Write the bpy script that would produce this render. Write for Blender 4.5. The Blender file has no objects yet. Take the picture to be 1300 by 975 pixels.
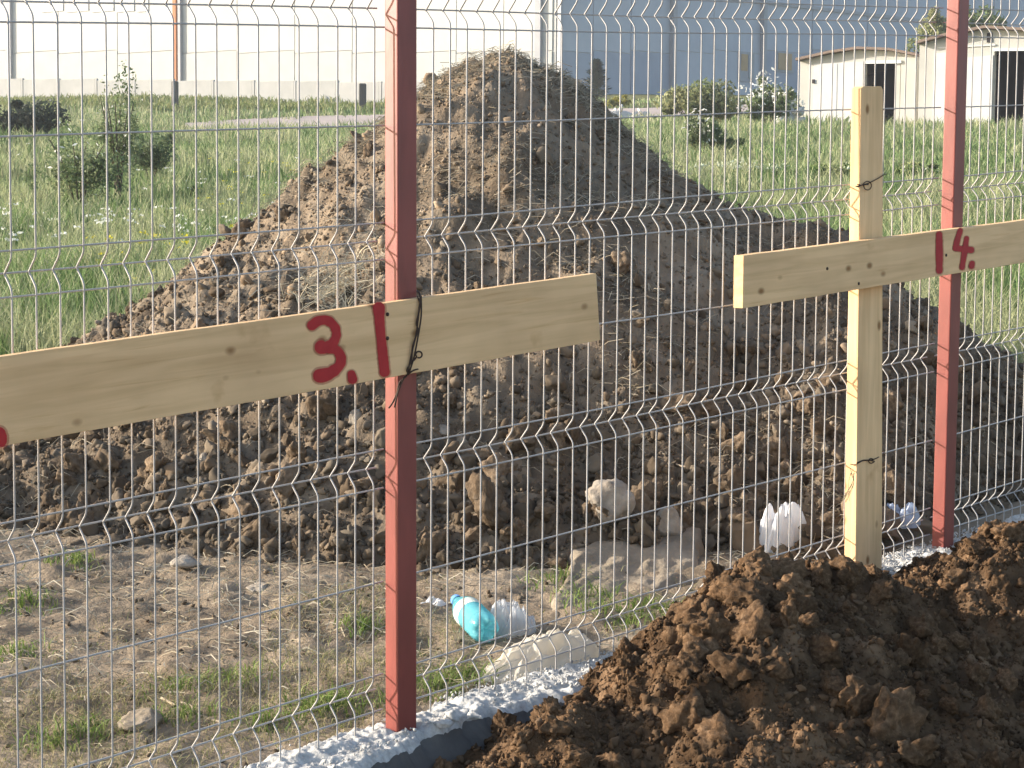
import bpy, bmesh, math, random
import numpy as np
from mathutils import Vector, Matrix

random.seed(7); RNG = np.random.default_rng(7)
scene = bpy.context.scene
COL = scene.collection
R = math.radians

# ------------------------------------------------------------------ camera
CAM = np.array([0.0, 0.0, 1.06])
F = 2427.0; PITCH = R(4.72); ROLL = 0.008; PW, PH = 1300, 975
cp, sp = math.cos(PITCH), math.sin(PITCH)
FWD = np.array([0, cp, -sp]); R0 = np.array([1.0, 0, 0]); U0 = np.array([0, sp, cp])
RIGHT = math.cos(ROLL) * R0 + math.sin(ROLL) * U0
UP = -math.sin(ROLL) * R0 + math.cos(ROLL) * U0
cd = bpy.data.cameras.new('camera'); cam = bpy.data.objects.new('camera', cd); COL.objects.link(cam)
cd.sensor_width = 36; cd.lens = 36 * F / PW; cd.clip_start = 0.05; cd.clip_end = 2000
cam.matrix_world = Matrix(((RIGHT[0], UP[0], -FWD[0], CAM[0]), (RIGHT[1], UP[1], -FWD[1], CAM[1]),
                           (RIGHT[2], UP[2], -FWD[2], CAM[2]), (0, 0, 0, 1)))
scene.camera = cam

# ------------------------------------------------------------------ light
SUN_EL = R(17); SUN_D = np.array([0.99, -0.13]); SUN_D = SUN_D / np.hypot(*SUN_D)   # horizontal travel of the light
world = bpy.data.worlds.new('World'); scene.world = world; world.use_nodes = True
wn = world.node_tree; bg = wn.nodes['Background']; sky = wn.nodes.new('ShaderNodeTexSky')
sky.sky_type = 'NISHITA'; sky.sun_disc = False; sky.sun_elevation = SUN_EL
sky.sun_rotation = math.atan2(-SUN_D[0], -SUN_D[1])
sky.air_density = 1.0; sky.dust_density = 2.0; sky.ozone_density = 1.0
wn.links.new(sky.outputs[0], bg.inputs[0]); bg.inputs[1].default_value = 0.15
sl = bpy.data.lights.new('sun', 'SUN'); sl.energy = 4.6; sl.angle = R(0.53); sl.color = (1.0, 0.90, 0.78)
sun = bpy.data.objects.new('sun', sl); COL.objects.link(sun)
tr = Vector((SUN_D[0] * math.cos(SUN_EL), SUN_D[1] * math.cos(SUN_EL), -math.sin(SUN_EL)))
sun.rotation_euler = tr.to_track_quat('-Z', 'Y').to_euler(); sun.location = (-20, 5, 12)
scene.view_settings.view_transform = 'Standard'; scene.view_settings.look = 'None'
scene.view_settings.exposure = 1.22; scene.view_settings.gamma = 1
scene.cycles.max_bounces = 6; scene.cycles.transparent_max_bounces = 12

# ------------------------------------------------------------------ geometry helpers
def pix_dir(px, py):
    u = (px - PW / 2) / F; v = (py - PH / 2) / F
    return FWD + u * RIGHT - v * UP
def P(px, py, Y):
    d = pix_dir(px, py); return CAM + d * (Y / d[1])
TH = R(44.52); FD = np.array([math.sin(TH), math.cos(TH)]); FN = np.array([math.cos(TH), -math.sin(TH)])
F0 = np.array([-0.1726, 4.095]); SL = 0.067
def fpt(t, s, z):            # t along the fence, s out of the mesh plane towards the viewer, z height
    p = F0 + FD * t + FN * s; return np.array([p[0], p[1], z])
def on_plane(px, py, s):     # where a sight line meets the plane s: (t, z)
    d = pix_dir(px, py); k = (s - (CAM[:2] - F0) @ FN) / (d[:2] @ FN)
    q = CAM + d * k; return float((q[:2] - F0) @ FD), float(q[2])
GY = [-400, 0, 4.09, 20, 28.7, 40, 55, 80, 100, 140, 900]
GZ = [-.4, -.37, -0.02, 1.32, 2.05, 2.93, 3.93, 6.16, 7.9, 9.4, 16]
def gbase(x, y):
    return np.interp(y, GY, GZ) + .009 * np.clip(x + .17, -6, 6)
def hit(px, py):             # sight line against the ground
    d = pix_dir(px, py); Yv = np.geomspace(3, 160, 1500); Q = CAM + d * (Yv / d[1])[:, None]
    b = np.nonzero(Q[:, 2] < gbase(Q[:, 0], Q[:, 1]))[0]; return Q[b[0]] if len(b) else Q[-1]

# --- numpy noise
def _hash(ix, iy, iz, k):
    h = (ix.astype(np.int64) * 374761393 + iy.astype(np.int64) * 668265263 + iz.astype(np.int64) * 1274126177 + k * 974634541) & 0xffffffff
    h = ((h ^ (h >> 13)) * 1274126177) & 0xffffffff
    h = ((h ^ (h >> 16)) * 2246822519) & 0xffffffff
    return ((h ^ (h >> 15)) & 0xffffff) / float(0xffffff)
def vnoise(x, y, z=None, k=0):
    if z is None: z = np.zeros_like(x)
    ix, iy, iz = np.floor(x), np.floor(y), np.floor(z)
    fx, fy, fz = x - ix, y - iy, z - iz
    ix, iy, iz = ix.astype(int), iy.astype(int), iz.astype(int)
    fx, fy, fz = [a * a * a * (a * (a * 6 - 15) + 10) for a in (fx, fy, fz)]
    r = 0
    for a in (0, 1):
        for b in (0, 1):
            for c in ((0, 1) if np.any(fz) else (0,)):
                w = (fx if a else 1 - fx) * (fy if b else 1 - fy) * (fz if c else 1 - fz)
                r = r + w * _hash(ix + a, iy + b, iz + c, k)
    return r * 2 - 1
def fbm(x, y, z=None, o=4, k=0, g=.5):
    r = 0; a = 1; f = 1
    for i in range(o):
        r = r + a * vnoise(x * f + 17.3 * i, y * f - 9.1 * i, None if z is None else z * f + 3.7 * i, k + i); a *= g; f *= 2.07
    return r
def worley(x, y, k=0):       # nearest feature distance and its random value
    ix, iy = np.floor(x).astype(int), np.floor(y).astype(int); zz = np.zeros_like(ix)
    best = np.full(x.shape, 9.0); val = np.zeros(x.shape)
    for a in (-1, 0, 1):
        for b in (-1, 0, 1):
            cx = ix + a + _hash(ix + a, iy + b, zz, k); cy = iy + b + _hash(ix + a, iy + b, zz, k + 50)
            d = (cx - x) ** 2 + (cy - y) ** 2; m = d < best
            best = np.where(m, d, best); val = np.where(m, _hash(ix + a, iy + b, zz, k + 99), val)
    return np.sqrt(best), val
def lumps(x, y, size, k=0):
    d, v = worley(x / size, y / size, k); r = .35 + .45 * v
    return np.sqrt(np.clip(1 - (d / r) ** 2, 0, 1)) * r * size

# --- object helpers
def tag(o, label=None, cat=None, group=None, kind=None):
    for k, v in (('label', label), ('category', cat), ('group', group), ('kind', kind)):
        if v: o[k] = v
    return o
def link(o, parent=None):
    COL.objects.link(o)
    if parent is not None: o.parent = parent
    return o
def empty(name, loc, label, cat, group=None):
    o = bpy.data.objects.new(name, None); o.empty_display_size = .05; COL.objects.link(o)
    o.location = [float(c) for c in loc]; tag(o, label, cat, group); return o
def adopt(o, parent):        # keep world coordinates of the mesh under a located empty
    o.parent = parent; o.matrix_parent_inverse = Matrix.Translation(-Vector(parent.location)); return o
def mesh_np(name, V, Fc, mat, smooth=False, col=None):
    me = bpy.data.meshes.new(name); V = np.asarray(V, np.float32); Fc = np.asarray(Fc, np.int32); n = Fc.shape[1]
    me.vertices.add(len(V)); me.vertices.foreach_set('co', V.ravel())
    me.loops.add(Fc.size); me.loops.foreach_set('vertex_index', Fc.ravel())
    me.polygons.add(len(Fc)); me.polygons.foreach_set('loop_start', np.arange(0, Fc.size, n, dtype=np.int32))
    me.polygons.foreach_set('loop_total', np.full(len(Fc), n, np.int32))
    if smooth: me.polygons.foreach_set('use_smooth', np.ones(len(Fc), bool))
    if col is not None:
        a = me.color_attributes.new('tint', 'FLOAT_COLOR', 'POINT')
        c = np.ones((len(V), 4), np.float32); c[:, :3] = col; a.data.foreach_set('color', c.ravel())
    me.update(calc_edges=True); me.validate()
    if mat: me.materials.append(mat)
    return me
def obj(name, me, parent=None):
    o = bpy.data.objects.new(name, me); COL.objects.link(o)
    if parent is not None: adopt(o, parent)
    return o
def bm_obj(name, bm, mat, parent=None, smooth=False):
    me = bpy.data.meshes.new(name); bmesh.ops.recalc_face_normals(bm, faces=bm.faces[:]); bm.to_mesh(me); bm.free()
    if smooth: me.polygons.foreach_set('use_smooth', np.ones(len(me.polygons), bool))
    me.materials.append(mat); return obj(name, me, parent)
def grid_faces(nx, ny):
    i = np.arange(nx * ny).reshape(ny, nx)
    return np.stack([i[:-1, :-1].ravel(), i[:-1, 1:].ravel(), i[1:, 1:].ravel(), i[1:, :-1].ravel()], 1)
def prism(bm, front, depth):  # ring of 3d points, depth vector
    a = [bm.verts.new(p) for p in front]; b = [bm.verts.new(np.array(p) + depth) for p in front]; n = len(a)
    bm.faces.new(a); bm.faces.new(b[::-1])
    for i in range(n): bm.faces.new((a[i], b[i], b[(i + 1) % n], a[(i + 1) % n]))
def bevel(bm, w, seg=1):
    bmesh.ops.recalc_face_normals(bm, faces=bm.faces[:])
    bmesh.ops.bevel(bm, geom=[e for e in bm.edges if len(e.link_faces) == 2 and e.calc_face_angle(0) > .6], offset=w, segments=seg, affect='EDGES', profile=.6)
def box(bm, o, ax, ay, az):   # corner and three edge vectors
    o, ax, ay, az = map(np.array, (o, ax, ay, az)); prism(bm, [o, o + ax, o + ax + ay, o + ay], az)
def tube(pts, r, n=6):
    pts = np.array(pts, float); m = len(pts); T = np.gradient(pts, axis=0); T /= np.linalg.norm(T, axis=1)[:, None] + 1e-12
    ref = np.array([.31, .87, .39]); V = []
    rr = np.broadcast_to(np.asarray(r, float), (m,))
    for i in range(m):
        a = np.cross(T[i], ref); a /= np.linalg.norm(a); b = np.cross(T[i], a)
        for j in range(n):
            w = 2 * math.pi * j / n; V.append(pts[i] + rr[i] * (math.cos(w) * a + math.sin(w) * b))
    Fc = [(i * n + j, i * n + (j + 1) % n, (i + 1) * n + (j + 1) % n, (i + 1) * n + j) for i in range(m - 1) for j in range(n)]
    return np.array(V), np.array(Fc)
def tube_obj(name, pts, r, mat, parent=None, n=6):
    V, Fc = tube(pts, r, n); return obj(name, mesh_np(name, V, Fc, mat, True), parent)
def merge(parts):
    Vs, Fs, o = [], [], 0
    for V, Fc in parts: Vs.append(V); Fs.append(Fc + o); o += len(V)
    return np.concatenate(Vs), np.concatenate(Fs)

# ------------------------------------------------------------------ materials
def material(name, stops, scale=8., detail=6., rough=.9, bump=0., bscale=40., attr=False, trans=0., metal=0., coords='Object', spec=.3, distort=0., stretch=None, rnd=0., alpha=None, bdist=.01, patch=None, dry=None):
    m = bpy.data.materials.new(name); m.use_nodes = True; nt = m.node_tree; N = nt.nodes; L = nt.links
    p = N['Principled BSDF']; p.inputs['Roughness'].default_value = rough; p.inputs['Metallic'].default_value = metal
    p.inputs['Specular IOR Level'].default_value = spec
    tc = N.new('ShaderNodeTexCoord'); src = tc.outputs[coords]
    if coords == 'World':
        pass
    if stretch:
        mp = N.new('ShaderNodeMapping'); mp.inputs['Scale'].default_value = stretch; L.new(src, mp.inputs[0]); src = mp.outputs[0]
    nz = N.new('ShaderNodeTexNoise'); nz.inputs['Scale'].default_value = scale; nz.inputs['Detail'].default_value = detail
    nz.inputs['Roughness'].default_value = .62; nz.inputs['Distortion'].default_value = distort; L.new(src, nz.inputs['Vector'])
    rp = N.new('ShaderNodeValToRGB'); L.new(nz.outputs[0], rp.inputs[0]); e = rp.color_ramp.elements
    while len(e) < len(stops): e.new(.5)
    for q, (pos, c) in zip(e, stops): q.position = pos; q.color = (*c, 1)
    col = rp.outputs[0]
    if attr:
        at = N.new('ShaderNodeAttribute'); at.attribute_name = 'tint'; mx = N.new('ShaderNodeMix'); mx.data_type = 'RGBA'; mx.blend_type = 'MULTIPLY'
        mx.inputs[0].default_value = 1; L.new(at.outputs[0], mx.inputs[6]); L.new(col, mx.inputs[7]); col = mx.outputs[2]
    if patch:                                               # broad damp and dry patches
        pn = N.new('ShaderNodeTexNoise'); pn.inputs['Scale'].default_value = patch[0]; pn.inputs['Detail'].default_value = 4; L.new(src, pn.inputs['Vector'])
        pr = N.new('ShaderNodeMapRange'); pr.inputs[1].default_value = .36; pr.inputs[2].default_value = .64; pr.inputs[3].default_value = patch[1]; pr.inputs[4].default_value = patch[2]; L.new(pn.outputs[0], pr.inputs[0]); fac = pr.outputs[0]
        if dry:                                             # the freshly tipped foot is damper than the weathered top
            sx = N.new('ShaderNodeSeparateXYZ'); L.new(src, sx.inputs[0]); dr = N.new('ShaderNodeMapRange'); dr.inputs[1].default_value = dry[0]; dr.inputs[2].default_value = dry[1]; dr.inputs[3].default_value = dry[2]; dr.inputs[4].default_value = 1.
            L.new(sx.outputs[2], dr.inputs[0]); mm = N.new('ShaderNodeMath'); mm.operation = 'MULTIPLY'; L.new(fac, mm.inputs[0]); L.new(dr.outputs[0], mm.inputs[1]); fac = mm.outputs[0]
        hp = N.new('ShaderNodeHueSaturation'); L.new(fac, hp.inputs['Value']); L.new(col, hp.inputs['Color']); col = hp.outputs[0]
    if rnd:
        oi = N.new('ShaderNodeObjectInfo'); mr = N.new('ShaderNodeMapRange'); mr.inputs[3].default_value = 1 - rnd; mr.inputs[4].default_value = 1 + rnd
        L.new(oi.outputs['Random'], mr.inputs[0]); hs = N.new('ShaderNodeHueSaturation'); L.new(mr.outputs[0], hs.inputs['Value']); L.new(col, hs.inputs['Color']); col = hs.outputs[0]
    L.new(col, p.inputs['Base Color'])
    if bump:
        bn = N.new('ShaderNodeTexNoise'); bn.inputs['Scale'].default_value = bscale; bn.inputs['Detail'].default_value = 5; L.new(src, bn.inputs['Vector'])
        bp = N.new('ShaderNodeBump'); bp.inputs['Strength'].default_value = bump; bp.inputs['Distance'].default_value = bdist
        L.new(bn.outputs[0], bp.inputs['Height']); L.new(bp.outputs[0], p.inputs['Normal'])
    if trans:
        out = N['Material Output']; t = N.new('ShaderNodeBsdfTranslucent'); L.new(col, t.inputs[0]); ms = N.new('ShaderNodeMixShader'); ms.inputs[0].default_value = trans
        L.new(p.outputs[0], ms.inputs[1]); L.new(t.outputs[0], ms.inputs[2]); L.new(ms.outputs[0], out.inputs[0])
        if alpha is not None:
            tp = N.new('ShaderNodeBsdfTransparent'); m2 = N.new('ShaderNodeMixShader'); m2.inputs[0].default_value = alpha
            L.new(tp.outputs[0], m2.inputs[1]); L.new(ms.outputs[0], m2.inputs[2]); L.new(m2.outputs[0], out.inputs[0])
    return m
def flat(name, c, **k): return material(name, [(.3, tuple(a * .9 for a in c)), (.7, tuple(min(1, a * 1.08) for a in c))], **k)

M = {}
A_, B_, C_ = (.125, .094, .066), (.20, .157, .113), (.295, .243, .18)
M['mound_soil'] = material('mound_soil', [(.28, A_), (.5, B_), (.74, C_)], scale=7, detail=10, bump=1., bscale=80, bdist=.007, rough=1, spec=.03, patch=(2.2, .68, 1.18), dry=(.15, 1.0, .68))
M['crumb'] = material('crumb_soil', [(.28, A_), (.5, B_), (.76, C_)], scale=6, detail=5, rough=1, spec=.03, attr=True, patch=(1.6, .75, 1.15), dry=(.15, 1.0, .66))
M['clod'] = material('clod_soil', [(.28, (.082, .058, .038)), (.5, (.135, .100, .068)), (.76, (.205, .158, .112))], scale=3, detail=10, bump=1., bscale=12, bdist=.003, rough=1, spec=.03, rnd=.28)
A_, B_, C_ = (.046, .028, .016), (.102, .063, .036), (.20, .132, .080)
M['pile_soil'] = material('pile_soil', [(.28, A_), (.5, B_), (.76, C_)], scale=8, detail=10, bump=1., bscale=130, bdist=.006, rough=1, spec=.03, patch=(4, .65, 1.2))
M['pile_clod'] = material('pile_clod_soil', [(.28, A_), (.5, B_), (.76, C_)], scale=4, detail=10, bump=1., bscale=15, bdist=.0024, rough=1, spec=.03, rnd=.28)
M['pile_crumb'] = material('pile_crumb_soil', [(.28, A_), (.5, B_), (.76, C_)], scale=9, detail=5, rough=1, spec=.03, attr=True, patch=(4, .7, 1.2))
M['stone'] = material('pale_stone', [(.3, (.17, .14, .11)), (.55, (.28, .245, .20)), (.8, (.47, .43, .37))], scale=14, detail=8, bump=.7, bscale=60, rough=.95)
M['slab'] = material('slab_soil', [(.3, (.175, .145, .105)), (.6, (.25, .21, .16)), (.8, (.32, .275, .215))], scale=9, detail=8, bump=.6, bscale=50, rough=1, spec=.1)
M['concrete'] = material('rough_concrete', [(.32, (.30, .295, .28)), (.5, (.43, .425, .405)), (.68, (.54, .535, .51))], scale=60, detail=8, bump=.6, bscale=160, bdist=.004, rough=.95)
M['concrete_side'] = material('dark_smooth_concrete', [(.3, (.10, .097, .094)), (.7, (.15, .146, .14))], scale=9, detail=8, bump=.6, bscale=35, bdist=.006, rough=.9, patch=(6, .75, 1.15))  # much darker grey than the top, for the footing's front face
M['wire'] = flat('galvanised_wire', (.37, .36, .35), scale=30, rough=.55, metal=.15, spec=.4)
M['red_paint'] = material('red_oxide_paint', [(.3, (.205, .047, .037)), (.7, (.25, .058, .045))], scale=5, rough=.45, spec=.4, bump=.2, bscale=60, stretch=(1, 1, .3), bdist=.002, patch=(22, .84, 1.06))
M['rust_wire'] = flat('rusty_tie_wire', (.055, .035, .026), scale=60, rough=.7, metal=.4)
M['spray'] = material('red_spray_paint', [(.3, (.34, .012, .016)), (.7, (.43, .022, .024))], scale=40, rough=.6)
M['wall_low'] = material('grey_concrete_panels', [(.3, (.42, .42, .40)), (.7, (.52, .51, .49))], scale=1.2, rough=.95)
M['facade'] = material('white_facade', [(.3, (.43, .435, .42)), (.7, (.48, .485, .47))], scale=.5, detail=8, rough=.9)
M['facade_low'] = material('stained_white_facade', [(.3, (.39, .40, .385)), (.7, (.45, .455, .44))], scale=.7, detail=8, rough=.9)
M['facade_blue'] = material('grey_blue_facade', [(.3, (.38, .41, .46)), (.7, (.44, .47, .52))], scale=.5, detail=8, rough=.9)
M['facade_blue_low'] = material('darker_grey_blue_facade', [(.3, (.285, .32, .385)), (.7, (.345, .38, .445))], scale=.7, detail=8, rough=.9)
M['facade_trim'] = flat('grey_facade_trim', (.33, .34, .36), scale=1, rough=.7)
M['glass'] = flat('dusty_window_glass', (.20, .24, .29), scale=2, rough=.25, spec=.6)
M['orange'] = flat('rusty_orange_pipe', (.42, .17, .07), scale=2, rough=.8)
M['board_tan'] = flat('tan_boarded_window', (.42, .30, .17), scale=2, rough=.9)
M['garage_wall'] = material('cream_garage_wall', [(.3, (.41, .405, .37)), (.7, (.50, .49, .45))], scale=1.5, detail=8, rough=.95, bump=.2, bscale=6)
M['garage_door'] = material('white_garage_door', [(.3, (.50, .50, .485)), (.7, (.59, .59, .575))], scale=1.2, detail=7, rough=.8)
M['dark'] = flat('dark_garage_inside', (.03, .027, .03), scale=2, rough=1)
M['roof'] = flat('grey_brown_roof_edge', (.20, .15, .12), scale=3, rough=.9)
M['steel'] = flat('pale_steel_lintel', (.70, .74, .74), scale=3, rough=.5)
M['road'] = material('dusty_road', [(.3, (.33, .27, .24)), (.7, (.42, .35, .31))], scale=.6, detail=8, rough=1)
M['leaf'] = material('leaf', [(.3, (.85, .85, .85)), (.7, (1, 1, 1))], scale=3, rough=.7, attr=True, trans=.35)
M['straw'] = material('dry_straw', [(.3, (.8, .8, .8)), (.7, (1, 1, 1))], scale=3, rough=.9, attr=True, trans=.15)
M['bark'] = flat('bark', (.10, .08, .06), scale=6, rough=1)
M['old_post'] = flat('weathered_post', (.085, .085, .08), scale=5, rough=1, bump=.4, bscale=15)

M['mist'] = flat('red_overspray', (.42, .05, .045), scale=60, rough=.7, trans=.001, alpha=.34)

def wood_material(name, k, g=1.):
    m = bpy.data.materials.new(name); m.use_nodes = True; nt = m.node_tree; N = nt.nodes; L = nt.links; p = N['Principled BSDF']
    p.inputs['Roughness'].default_value = .8; p.inputs['Specular IOR Level'].default_value = .2
    tc = N.new('ShaderNodeTexCoord'); mp = N.new('ShaderNodeMapping'); mp.inputs['Location'].default_value = (k * 3.1, k * 1.7, k)
    L.new(tc.outputs['Object'], mp.inputs[0])
    mg = N.new('ShaderNodeMapping'); mg.inputs['Scale'].default_value = (1.6, 30, 30); L.new(mp.outputs[0], mg.inputs[0])
    n1 = N.new('ShaderNodeTexNoise'); n1.inputs['Scale'].default_value = 1.5; n1.inputs['Detail'].default_value = 5; n1.inputs['Distortion'].default_value = .8; L.new(mg.outputs[0], n1.inputs[0])
    r1 = N.new('ShaderNodeValToRGB'); e = r1.color_ramp.elements; e[0].position = .25; e[0].color = (.60 * g, .395 * g, .205 * g, 1); e[1].position = .62; e[1].color = (.77 * g, .53 * g, .295 * g, 1); L.new(n1.outputs[0], r1.inputs[0])
    n2 = N.new('ShaderNodeTexNoise'); n2.inputs['Scale'].default_value = 5; n2.inputs['Detail'].default_value = 3; L.new(mp.outputs[0], n2.inputs[0])
    r2 = N.new('ShaderNodeValToRGB'); e = r2.color_ramp.elements; e[0].position = .3; e[0].color = (.87, .85, .82, 1); e[1].position = .7; e[1].color = (1.04, 1.03, 1.0, 1); L.new(n2.outputs[0], r2.inputs[0])
    mx = N.new('ShaderNodeMix'); mx.data_type = 'RGBA'; mx.blend_type = 'MULTIPLY'; mx.inputs[0].default_value = 1; L.new(r1.outputs[0], mx.inputs[6]); L.new(r2.outputs[0], mx.inputs[7])
    # knots: sparse dark spots
    mk = N.new('ShaderNodeMapping'); mk.inputs['Scale'].default_value = (9, 9, 14); L.new(mp.outputs[0], mk.inputs[0])
    vo = N.new('ShaderNodeTexVoronoi'); vo.inputs['Scale'].default_value = .95; L.new(mk.outputs[0], vo.inputs[0])
    r3 = N.new('ShaderNodeValToRGB'); e = r3.color_ramp.elements; e[0].position = .06; e[0].color = (.40, .32, .25, 1); e[1].position = .15; e[1].color = (1, 1, 1, 1); L.new(vo.outputs['Distance'], r3.inputs[0])
    m2 = N.new('ShaderNodeMix'); m2.data_type = 'RGBA'; m2.blend_type = 'MULTIPLY'; m2.inputs[0].default_value = 1; L.new(mx.outputs[2], m2.inputs[6]); L.new(r3.outputs[0], m2.inputs[7])
    ml = N.new('ShaderNodeMapping'); ml.inputs['Scale'].default_value = (2.2, 60, 60); L.new(mp.outputs[0], ml.inputs[0])
    n4 = N.new('ShaderNodeTexNoise'); n4.inputs['Scale'].default_value = 1.4; n4.inputs['Detail'].default_value = 3; n4.inputs['Distortion'].default_value = 1.5; L.new(ml.outputs[0], n4.inputs[0])
    r4 = N.new('ShaderNodeValToRGB'); e = r4.color_ramp.elements; e[0].position = .62; e[0].color = (1, 1, 1, 1); e[1].position = .74; e[1].color = (.88, .83, .76, 1); L.new(n4.outputs[0], r4.inputs[0])
    n5 = N.new('ShaderNodeTexNoise'); n5.inputs['Scale'].default_value = 11; n5.inputs['Detail'].default_value = 6; L.new(mp.outputs[0], n5.inputs[0])
    r5 = N.new('ShaderNodeValToRGB'); e = r5.color_ramp.elements; e[0].position = .66; e[0].color = (1, 1, 1, 1); e[1].position = .80; e[1].color = (.78, .72, .65, 1); L.new(n5.outputs[0], r5.inputs[0])
    for rr_ in (r4, r5):
        m3 = N.new('ShaderNodeMix'); m3.data_type = 'RGBA'; m3.blend_type = 'MULTIPLY'; m3.inputs[0].default_value = 1; L.new(m2.outputs[2], m3.inputs[6]); L.new(rr_.outputs[0], m3.inputs[7]); m2 = m3
    L.new(m2.outputs[2], p.inputs['Base Color'])
    bp = N.new('ShaderNodeBump'); bp.inputs['Strength'].default_value = .35; bp.inputs['Distance'].default_value = .002; L.new(n1.outputs[0], bp.inputs['Height']); L.new(bp.outputs[0], p.inputs['Normal'])
    return m
M['wood1'] = wood_material('pine_board', 1); M['wood2'] = wood_material('pine_plank', 2.3, 1.08); M['wood3'] = wood_material('pine_stake', 4.1, 1.1)

def ground_material():
    m = bpy.data.materials.new('ground'); m.use_nodes = True; nt = m.node_tree; N = nt.nodes; L = nt.links; p = N['Principled BSDF']
    p.inputs['Roughness'].default_value = 1; p.inputs['Specular IOR Level'].default_value = .1
    tc = N.new('ShaderNodeTexCoord')
    def noise(s, d=8):
        n = N.new('ShaderNodeTexNoise'); n.inputs['Scale'].default_value = s; n.inputs['Detail'].default_value = d; n.inputs['Roughness'].default_value = .65; L.new(tc.outputs['Object'], n.inputs[0]); return n
    def ramp(src, st):
        r = N.new('ShaderNodeValToRGB'); L.new(src, r.inputs[0]); e = r.color_ramp.elements
        while len(e) < len(st): e.new(.5)
        for q, (a, c) in zip(e, st): q.position = a; q.color = (*c, 1)
        return r.outputs[0]
    a = noise(3.0); dirt = ramp(a.outputs[0], [(.3, (.15, .115, .08)), (.5, (.24, .19, .135)), (.7, (.33, .27, .20))])
    b = noise(.35); turf = ramp(b.outputs[0], [(.3, (.085, .10, .035)), (.7, (.16, .155, .06))])
    sx = N.new('ShaderNodeSeparateXYZ'); L.new(tc.outputs['Object'], sx.inputs[0])
    c = noise(.8); ad = N.new('ShaderNodeMath'); ad.operation = 'MULTIPLY_ADD'; ad.inputs[1].default_value = 3; L.new(c.outputs[0], ad.inputs[0]); L.new(sx.outputs[1], ad.inputs[2])
    mr = N.new('ShaderNodeMapRange'); mr.inputs[1].default_value = 8.0; mr.inputs[2].default_value = 9.2; L.new(ad.outputs[0], mr.inputs[0])
    mx = N.new('ShaderNodeMix'); mx.data_type = 'RGBA'; L.new(mr.outputs[0], mx.inputs[0]); L.new(dirt, mx.inputs[6]); L.new(turf, mx.inputs[7]); L.new(mx.outputs[2], p.inputs['Base Color'])
    bn = noise(60, 5); bp = N.new('ShaderNodeBump'); bp.inputs['Strength'].default_value = .8; bp.inputs['Distance'].default_value = .012; L.new(bn.outputs[0], bp.inputs['Height']); L.new(bp.outputs[0], p.inputs['Normal'])
    return m
M['ground'] = ground_material()

# ------------------------------------------------------------------ ground
def axis(a, b, st, far, g=1.16):
    c = list(np.arange(a, b, st)); s = st; lo = [a]; 
    while lo[-1] > -far: s *= g; lo.append(lo[-1] - s)
    s = st; hi = [b]
    while hi[-1] < far: s *= g; hi.append(hi[-1] + s)
    return np.array(lo[:0:-1] + c + hi)
def ground_z(x, y):
    s = (x - F0[0]) * FN[0] + (y - F0[1]) * FN[1]
    near = np.exp(-((np.maximum(0, y - 6)) / 6) ** 2)
    z = gbase(x, y) + near * (.012 * fbm(x * 3, y * 3, k=3) + .009 * fbm(x * 14, y * 14, o=3, k=8) + .006 * (.5 - np.abs(vnoise(x * 31, y * 31, k=9))) + .3 * lumps(x, y, .03, 10)) + .12 * (1 - near) * np.minimum(1, y / 60) * fbm(x * .15, y * .15, k=5)
    k = np.clip((s - .02) / .05, 0, 1)                      # the near side of the fence lies lower
    return np.where(s > .02, z * (1 - k) + k * (-.34 + .01 * fbm(x * 6, y * 6, k=4)), z)
gx, gy = axis(-2.0, 1.6, .018, 600), axis(3.0, 6.2, .018, 700)
X, Y = np.meshgrid(gx, gy); Zg = ground_z(X, Y)
o = obj('ground', mesh_np('ground', np.stack([X, Y, Zg], -1).reshape(-1, 3), grid_faces(len(gx), len(gy)), M['ground'], True)); tag(o, kind='structure')

# road, lying 2 cm above the soil
rows = []
for px, a, b in ((235, 171, 160), (300, 167, 157), (390, 164, 153.5), (480, 162, 150), (640, 155, 145), (760, 149.5, 140), (835, 148, 138.5), (980, 143, 135)):
    q0, q1 = hit(px, a), hit(px, b); rows.append([q0 + (q1 - q0) * k for k in np.linspace(0, 1, 5)])
rows = np.array(rows); rows[:, :, 2] = ground_z(rows[:, :, 0], rows[:, :, 1]) + .06
o = obj('road', mesh_np('road', rows.reshape(-1, 3), grid_faces(5, len(rows)), M['road'], True)); tag(o, kind='structure')

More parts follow.
